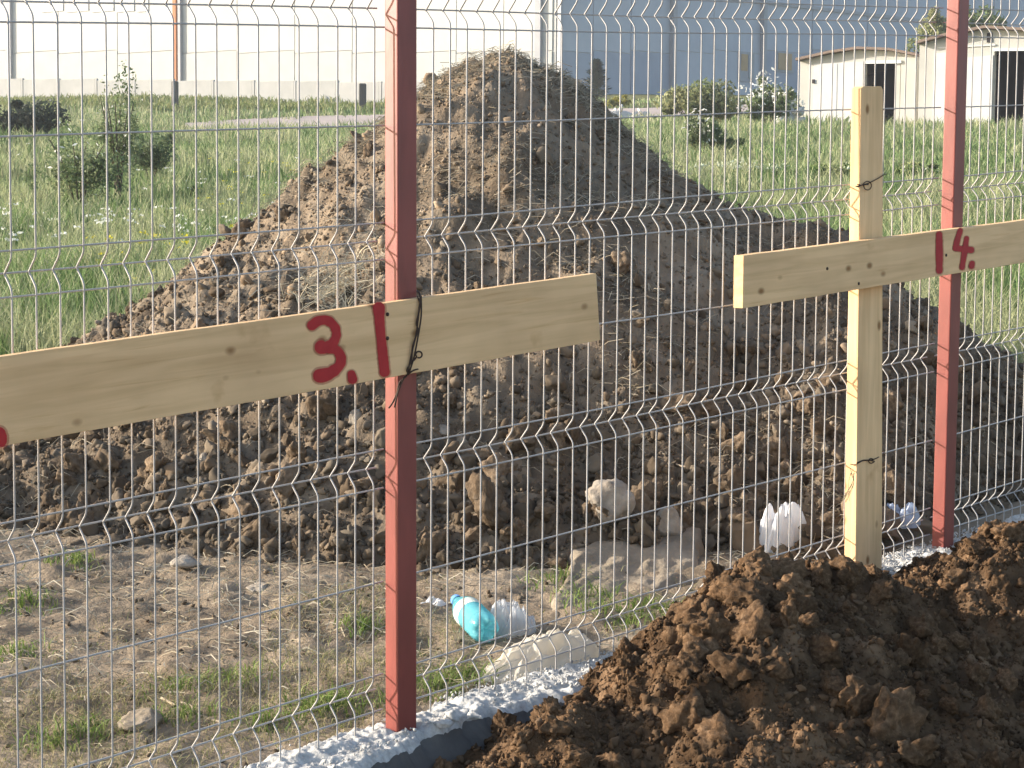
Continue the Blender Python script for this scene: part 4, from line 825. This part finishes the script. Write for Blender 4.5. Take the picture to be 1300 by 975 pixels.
shrub('bush', 925, 205, 172, 42, 29, GR, 'low green bush beside the small dark green bush', n=1200, leaf=.03, clumps=14, seed=19)
for i, (px, pb, pt, w, lb) in enumerate(((880, 236, 218, 70, 'low pale green herb patch nearest the mound right slope'), (955, 246, 222, 110, 'wide pale green herb patch with white flowers in the right field'), (1060, 230, 205, 90, 'bright green leafy herb patch left of the pine stake'), (1160, 215, 190, 70, 'bright green leafy herb patch between stake and farther post'))):
    shrub('herb_patch', px, pb, pt, w, 23, [(.20, .25, .09), (.14, .21, .06), (.26, .29, .13)], lb, 'herb', 1500, .028, (220, 260, 30, 20)[i], (.6, .64, .5), clumps=18, stems=2, seed=20 + i)
# white and yellow wildflowers in the left meadow
def bloom(n, px0, px1, py0, py1, size, cs, seed):
    rng = np.random.default_rng(seed); out = []
    for _ in range(n):
        q = hit(rng.uniform(px0, px1), np.clip(rng.normal((py0 + py1) / 2, (py1 - py0) / 4), py0, py1)); out.append(q + np.array([0, 0, rng.uniform(.12, .3)]))
    out = np.array(out); m = 7; p = np.repeat(out, m, 0) + rng.normal(0, size, (n * m, 3)) * np.array([1.6, 1.6, .4]); a = rng.normal(size=(n * m, 3)); a /= np.linalg.norm(a, axis=1)[:, None]; b = np.cross(a, rng.normal(size=(n * m, 3))); b /= np.linalg.norm(b, axis=1)[:, None]
    L = size * rng.uniform(.5, 1, (n * m, 1)); V = np.stack([p - a * L, p + b * L, p + a * L, p - b * L], 1).reshape(-1, 3); return V, np.arange(n * m * 4).reshape(-1, 4), np.repeat(palette(n * m, cs, rng), 4, 0)
V, Fk, C = bloom(55, -10, 340, 290, 345, .013, [(.72, .74, .68)], 31); V3, F3, C3 = bloom(30, -10, 400, 200, 300, .012, [(.7, .72, .66)], 34)
o = obj('white_wildflowers', mesh_np('white_wildflowers', np.r_[V, V3], np.r_[Fk, F3 + len(V)], M['leaf'], False, np.r_[C, C3])); tag(o, 'white umbel wildflowers scattered through the left meadow', 'wildflowers', kind='stuff')
V, Fk, C = bloom(45, 110, 330, 330, 390, .012, [(.62, .55, .05)], 32); V2, F2, C2 = bloom(40, 250, 470, 200, 300, .01, [(.6, .55, .08)], 33)
o = obj('yellow_wildflowers', mesh_np('yellow_wildflowers', np.r_[V, V2], np.r_[Fk, F2 + len(V)], M['leaf'], False, np.r_[C, C2])); tag(o, 'small yellow wildflowers scattered beside the mound left slope', 'wildflowers', kind='stuff')
# green leafy band in front of the boundary wall
rng = np.random.default_rng(35); n = 16000; x = rng.uniform(-26, 1, n); y = rng.uniform(64, 78.5, n); k = fbm(x * .5, y * .5, k=77) > -.35; x, y = x[k], y[k]; n = len(x)
V, Fk, C = blades(np.stack([x, y, ground_z(x, y)], 1), rng.uniform(.12, .38, n), rng.uniform(.02, .045, n), rng.uniform(0, .4, n), rng.uniform(0, .5, n), palette(n, [(.12, .17, .05), (.18, .21, .075), (.25, .26, .10)], rng), rng)
o = obj('weed_bank', mesh_np('weed_bank', V, Fk, M['leaf'], False, C)); tag(o, 'bank of tall green weeds between the road and the boundary wall', 'weeds', kind='stuff')

def tree(px, py_base, py_top, wpx, Yd, cs, label, seed, n=5000, leaf=.09, name='tree'):
    rng = np.random.default_rng(seed); g = P(px, py_base, Yd); gz = float(ground_z(g[:1], g[1:2])[0]); top = P(px, py_top, Yd)[2]; g[2] = gz; h = top - gz; w = wpx * Yd / F / 2
    e = empty(name, g, label, 'tree'); V, Fk, C = foliage(g + np.array([0, 0, h * .66]), (w, w, h * .34), n, leaf, cs, rng, 34); obj('crown', mesh_np('crown', V, Fk, M['leaf'], False, C), e)
    st = [tube(dense([g + np.array([0, 0, -.1]), g + np.array([w * .05, 0, h * .35]), g + np.array([-w * .05, 0, h * .7])]), np.linspace(.14, .06, 11), 8)]
    for k in range(7):
        a = rng.uniform(0, 6.28); z0 = h * rng.uniform(.3, .55); st.append(tube(dense([g + np.array([0, 0, z0]), g + np.array([math.cos(a) * w * .4, math.sin(a) * w * .4, z0 + h * .12]), g + np.array([math.cos(a) * w * .8, math.sin(a) * w * .8, z0 + h * .28])]), np.linspace(.06, .015, 11), 6))
    V, Fk = merge(st); obj('trunk', mesh_np('trunk', V, Fk, M['bark'], True), e)
tree(1188, 125, 14, 62, 68, OL, 'leafy tree rising behind the gap between the two garages', 41)
tree(1246, 125, 2, 72, 70, GR, 'darker green tree rising behind the right garage roof', 42)
# small conifer by the shaded wall
rng = np.random.default_rng(43); g = P(757, 112, 86); g[2] = float(ground_z(g[:1], g[1:2])[0]); h = 50 * 86 / F
e = empty('conifer', g, 'small dark conifer standing against the shaded wall beyond the mound', 'tree')
n = 2600; t = rng.random(n) ** .8; a = rng.uniform(0, 6.28, n); rr = (.52 * (1 - t) ** .6 + .08) * rng.uniform(.3, 1, n) * (1 + .35 * np.sin(t * 30 + a * 2)); p = g + np.stack([rr * np.cos(a), rr * np.sin(a), h * (.04 + .96 * t)], 1)
dv = np.stack([np.cos(a), np.sin(a), rng.uniform(-.1, .7, n)], 1); sv = np.stack([-np.sin(a), np.cos(a), rng.uniform(-.3, .3, n)], 1); L = .11 * rng.uniform(.6, 1.3, (n, 1)); V = np.stack([p - dv * L, p + sv * L * .3, p + dv * L, p - sv * L * .3], 1).reshape(-1, 3)
obj('crown', mesh_np('crown', V, np.arange(n * 4).reshape(n, 4), M['leaf'], False, np.repeat(palette(n, [(.05, .075, .06), (.07, .10, .07)], rng), 4, 0)), e); V, Fk = tube([g, g + np.array([0, 0, h * .9])], np.array([.06, .015]), 6); obj('trunk', mesh_np('trunk', V, Fk, M['bark'], True), e)

# ------------------------------------------------------------------ far posts and boundary wall
for px, a, b, w, lb in ((222, 136, 103, 8, 'short dark post in the grass before the wall, left of the two'), (460, 145, 106, 9, 'short dark post in the grass before the wall, right of the two')):
    q = P(px, a, 66); gz = float(ground_z(q[:1], q[1:2])[0]); r = w * 66 / F / 2; zt = P(px, b, 66)[2]; bm = bmesh.new()
    prism(bm, [(q[0] - r, q[1] - r, gz - .2), (q[0] + r, q[1] - r, gz - .2), (q[0] + r, q[1] + r, gz - .2), (q[0] - r, q[1] + r, gz - .2)], np.array([.01, 0, zt - gz + .2])); bevel(bm, .03, 1)
    tag(bm_obj('old_post', bm, M['old_post']), lb, 'post', 'old posts in the far grass')
WA = R(25); wd = np.array([-math.cos(WA), math.sin(WA), 0]); wnn = np.array([-math.sin(WA), -math.cos(WA), 0]); w0 = P(715, 104, 74); w0[2] = 0
wall = empty('boundary_wall', P(430, 130, 79), 'low grey concrete panel wall running in front of the white building', 'wall')
for i in range(15):
    q = w0 + wd * 2.0 * i; m = q + wd; zb = float(ground_z(m[:1], m[1:2])[0]) - .5; zt = CAM[2] + pix_dir(400, 103.5)[2] / pix_dir(400, 103.5)[1] * m[1] + random.uniform(-.02, .02); z0 = np.array([0, 0, zb])
    bm = bmesh.new(); box(bm, q + wd * .07 + z0, wd * 1.86, -wnn * .1, (0, 0, zt - zb)); bm_obj('panel', bm, M['wall_low'], wall)
    bm = bmesh.new(); box(bm, q - wd * .05 + wnn * .012 + z0, wd * .10, -wnn * .13, (0, 0, zt - zb + .01)); bm_obj('wall_post', bm, M['wall_low'], wall)

# ------------------------------------------------------------------ white building
C0 = P(705, 108, 95)[:2]; A1 = R(35); A2_ = R(40); dl = np.array([-math.cos(A1), math.sin(A1), 0]); dr = np.array([math.cos(A2_), math.sin(A2_), 0]); nl = np.array([-math.sin(A1), -math.cos(A1), 0]); nr = np.array([math.sin(A2_), -math.cos(A2_), 0])
zb = 7.0; zt = 17.0; c3 = np.array([C0[0], C0[1], 0.])
bld = empty('white_building', (C0[0], C0[1], zb), 'long white industrial building filling the background, its right face in shade', 'building')
bm = bmesh.new(); pL, pR = c3 + dl * 70, c3 + dr * 75; far = (pL + pR) / 2 + np.array([0, 55, 0])
prism(bm, [p + np.array([0, 0, zb]) for p in (c3, pR, far, pL)], np.array([0, 0, zt - zb])); bm_obj('building_core', bm, M['facade'], bld)
def face_s(px, d):           # distance along a face from the corner at which column px crosses it
    k = pix_dir(px, 60); u = k[0] / k[1]; return (u * c3[1] - c3[0]) / (d[0] - u * d[1])
def face_z(py, px, d):
    s = face_s(px, d); q = c3 + d * s; k = pix_dir(px, py); return CAM[2] + k[2] * q[1] / k[1]
def fbox(name, mat, d, nrm, px0, px1, py0, py1, dep, off=0., cap=None):
    s0, s1 = sorted((face_s(px0, d), face_s(px1, d))); pm = (px0 + px1) / 2; z1, z0 = face_z(py0, pm, d), face_z(py1, pm, d)
    if cap: z1 = cap
    bm = bmesh.new(); box(bm, c3 + d * s0 + nrm * off + np.array([0, 0, z0]), d * (s1 - s0), nrm * dep, (0, 0, z1 - z0)); return bm_obj(name, bm, mat, bld)
# sheet panels hung on the faces (joints between them)
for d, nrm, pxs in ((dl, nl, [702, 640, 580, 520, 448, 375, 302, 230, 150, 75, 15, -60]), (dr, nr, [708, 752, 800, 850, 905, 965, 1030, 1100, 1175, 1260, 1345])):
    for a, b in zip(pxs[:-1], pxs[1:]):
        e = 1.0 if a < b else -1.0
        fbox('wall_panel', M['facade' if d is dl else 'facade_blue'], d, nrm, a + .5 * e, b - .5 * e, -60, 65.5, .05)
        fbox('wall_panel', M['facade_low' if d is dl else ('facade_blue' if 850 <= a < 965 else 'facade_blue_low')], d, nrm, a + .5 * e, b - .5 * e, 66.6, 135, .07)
for px0, px1, m in ((11, 17, 'facade_trim'), (223, 227, 'orange'), (229.5, 232.5, 'facade_trim'), (682, 689, 'facade_trim')):
    fbox('downpipe', M[m], dl, nl, px0, px1, -60, 104, .16, .08)
for px0, px1 in ((55, 82), (86, 114), (118, 146), (150, 172), (176, 190)):
    fbox('window', M['glass'], dl, nl, px0, px1, -40, 15, .03, .06)
for px0, px1 in ((849, 854), (964, 968), (706, 709)):
    fbox('pilaster', M['facade_trim'], dr, nr, px0, px1, -60, 118, .25, .08)
for px0, px1, y0, y1 in ((936, 956, 66, 104), (984, 1006, 66, 92)):
    fbox('window_frame', M['facade_trim'], dr, nr, px0, px1, y0, y1, .05, .075)
fbox('boarded_window', M['board_tan'], dr, nr, 939, 947, 69, 90, .03, .13); fbox('window', M['glass'], dr, nr, 948.5, 954, 69, 100, .03, .13); fbox('boarded_window', M['board_tan'], dr, nr, 986, 1003, 68, 89, .03, .13)
fbox('facade_band', M['facade_trim'], dr, nr, 710, 1345, 8, 12, .08, .055)

# ------------------------------------------------------------------ garages
GA = R(30); gx_ = np.array([math.cos(GA), -math.sin(GA), 0]); gn = np.array([-math.sin(GA), -math.cos(GA), 0]); gb = -gn
def gar_s(px, o):  k = pix_dir(px, 120); u = k[0] / k[1]; return (u * o[1] - o[0]) / (gx_[0] - u * gx_[1])
def gar_z(px, py, o): s = gar_s(px, o); q = o + gx_ * s; k = pix_dir(px, py); return CAM[2] + k[2] * q[1] / k[1]
def gpt(px, py, o, off=0.): s = gar_s(px, o); q = o + gx_ * s + gn * off; q[2] = gar_z(px, py, o); return q
def gpoly(name, mat, pts, o, off, dep, e): bm = bmesh.new(); prism(bm, [gpt(*p, o, off) for p in pts], gb * dep); return bm_obj(name, bm, mat, e)
def garage(Yd, outline, roofline, opening, door, extra, lb, depth):
    o = P(outline[0][0], 160, Yd); o[2] = 0; e = empty('garage', gpt(outline[0][0], 165, o), lb, 'garage', 'garages beyond the field')
    (oa, ob_, ot, obot) = opening
    # front wall as pieces round the opening
    base = 172; xl, xr = outline[0][0], outline[-1][0]
    def roof_y(px): return float(np.interp(px, [p[0] for p in roofline], [p[1] for p in roofline]))
    gpoly('wall', M['garage_wall'], [(xl, base), (xl, roof_y(xl))] + [p for p in roofline if xl < p[0] < oa] + [(oa, roof_y(oa)), (oa, base)], o, 0, .2, e)
    gpoly('wall', M['garage_wall'], [(oa + .02, ot), (oa + .02, roof_y(oa))] + [p for p in roofline if oa < p[0] < ob_] + [(ob_ - .02, roof_y(ob_)), (ob_ - .02, ot)], o, -.003, .2, e)
    gpoly('wall', M['garage_wall'], [(ob_, base), (ob_, roof_y(ob_))] + [p for p in roofline if ob_ < p[0] < xr] + [(xr, roof_y(xr)), (xr, base)], o, 0, .2, e)
    # sides, back and inside
    for px in (xl, xr):
        bm = bmesh.new(); q = gpt(px, base, o, -.2); z1 = gar_z(px, roof_y(px), o); sgn = 1 if px == xl else -1
        box(bm, q, gx_ * .2 * sgn, gb * depth, (0, 0, z1 - q[2] - .03)); bm_obj('side_wall', bm, M['garage_wall'], e)
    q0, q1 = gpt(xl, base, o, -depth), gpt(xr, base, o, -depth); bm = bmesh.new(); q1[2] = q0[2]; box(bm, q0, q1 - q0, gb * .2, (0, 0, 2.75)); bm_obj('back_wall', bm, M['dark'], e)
    for (a, b) in zip(roofline[:-1], roofline[1:]):
        bm = bmesh.new(); A = gpt(*a, o, .25); B = gpt(*b, o, .25); A[2] += .01; B[2] += .01; prism(bm, [A, B, B + np.array([0, 0, .07]), A + np.array([0, 0, .07])], gb * (depth + .4)); bm_obj('roof', bm, M['roof'], e)
    gpoly('lintel', M['steel'], [(oa - .5, ot + 2.0), (oa - .5, ot - 1.6), (ob_ + .5, ot - 2.2), (ob_ + .5, ot + 1.4)], o, .05, .04, e)
    for nm, mt, pts, off, dp in [('door', 'garage_door', door, .06, .05)] + extra: gpoly(nm, M[mt], pts, o, off, dp, e)
    return e, o
garage(55, [(1015, 0), (1163, 0)], [(1013, 78), (1055, 68.5), (1090, 63.5), (1130, 65), (1165, 72)], (1097, 1143, 79, 172), [(1033, 170), (1033, 81.5), (1096, 78), (1096, 170)],
       [('door_seam', 'facade_trim', [(1062.5, 169), (1062.5, 81), (1063.5, 81), (1063.5, 169)], .066, .005), ('door_handle', 'dark', [(1032, 106), (1032, 101), (1035, 101), (1035, 106)], .09, .05), ('door', 'garage_wall', [(1137, 170), (1137, 81), (1142, 81), (1142, 170)], -.02, .04)],
       'smaller cream garage with one white door leaf and a dark opening', 5.5)
garage(52, [(1166, 0), (1345, 0)], [(1164, 57), (1200, 47), (1250, 37), (1300, 40), (1348, 50)], (1261, 1318, 63, 172), [(1221, 168), (1221, 74), (1260, 70), (1260, 168)],
       [('door', 'garage_door', [(1186, 168), (1186, 68), (1220, 64.5), (1220, 168)], .05, .04), ('vent', 'dark', [(1251, 54), (1251, 42), (1258, 41.5), (1258, 54)], .02, .03), ('wall_band', 'garage_door', [(1190, 62), (1190, 60), (1262, 56), (1262, 58)], .03, .02)],
       'larger cream garage at the right edge with a small gable vent', 5.5)
# rubble by the garage and by the shaded wall
def rubble(px0, px1, py0, py1, Yd, n, size, mat, label, seed):
    rng = np.random.default_rng(seed); q = P((px0 + px1) / 2, py1, Yd); q[2] = float(ground_z(q[:1], q[1:2])[0]); e = empty('rubble_heap', q, label, 'rubble'); w = (px1 - px0) * Yd / F / 2; h = (py1 - py0) * Yd / F
    V, Fc_ = clod_shape(3, seed); V = V / np.abs(V).max(0) * np.array([w, w * .5, h * .75]); obj('heap', mesh_np('heap', V + q, Fc_, mat, True), e)
    for i in range(n):
        V, Fc_ = clod_shape(2, seed + 1 + i % 5); a = rng.uniform(-1, 1); p = q + np.array([a * w, rng.uniform(-.5, 0) * w, h * rng.uniform(.1, .95) * (1 - abs(a) * .6)]); Rm = rand_rot(1, rng)[0]
        obj('rubble_piece', mesh_np('rubble_piece', (V * size * rng.uniform(.5, 1.3) * np.array([1.4, 1, .5])) @ Rm.T + p, Fc_, mat), e)
rubble(985, 1016, 106, 150, 51, 16, .16, M['facade_low'], 'pale rubble and broken boards heaped against the smaller garage', 701)
rubble(742, 830, 126, 140, 62, 14, .16, M['wall_low'], 'long low grey rubble heap beyond the mound right slope', 711)
shrub('bush', 788, 122, 106, 40, 72, [(.35, .32, .05), (.22, .22, .06)], 'small yellow flowering bush behind the grey rubble heap', n=900, leaf=.07, clumps=12, seed=51)

# ------------------------------------------------------------------ haze over the whole field
hz_m = bpy.data.materials.new('haze'); hz_m.use_nodes = True; hn = hz_m.node_tree; hn.nodes.clear(); ho = hn.nodes.new('ShaderNodeOutputMaterial'); hv = hn.nodes.new('ShaderNodeVolumePrincipled')
hv.inputs['Density'].default_value = .0008; hv.inputs['Color'].default_value = (.92, .94, 1, 1); hv.inputs['Anisotropy'].default_value = .3; hn.links.new(hv.outputs[0], ho.inputs[1])
bm = bmesh.new(); gw, gl = float(max(abs(gx[0]), gx[-1])) + 20, float(max(abs(gy[0]), gy[-1])) + 20
box(bm, (-gw, -gl, -2.5), (2 * gw, 0, 0), (0, 2 * gl, 0), (0, 0, 22.5)); tag(bm_obj('haze', bm, hz_m), 'thin pale haze over the whole field', 'haze', kind='stuff')
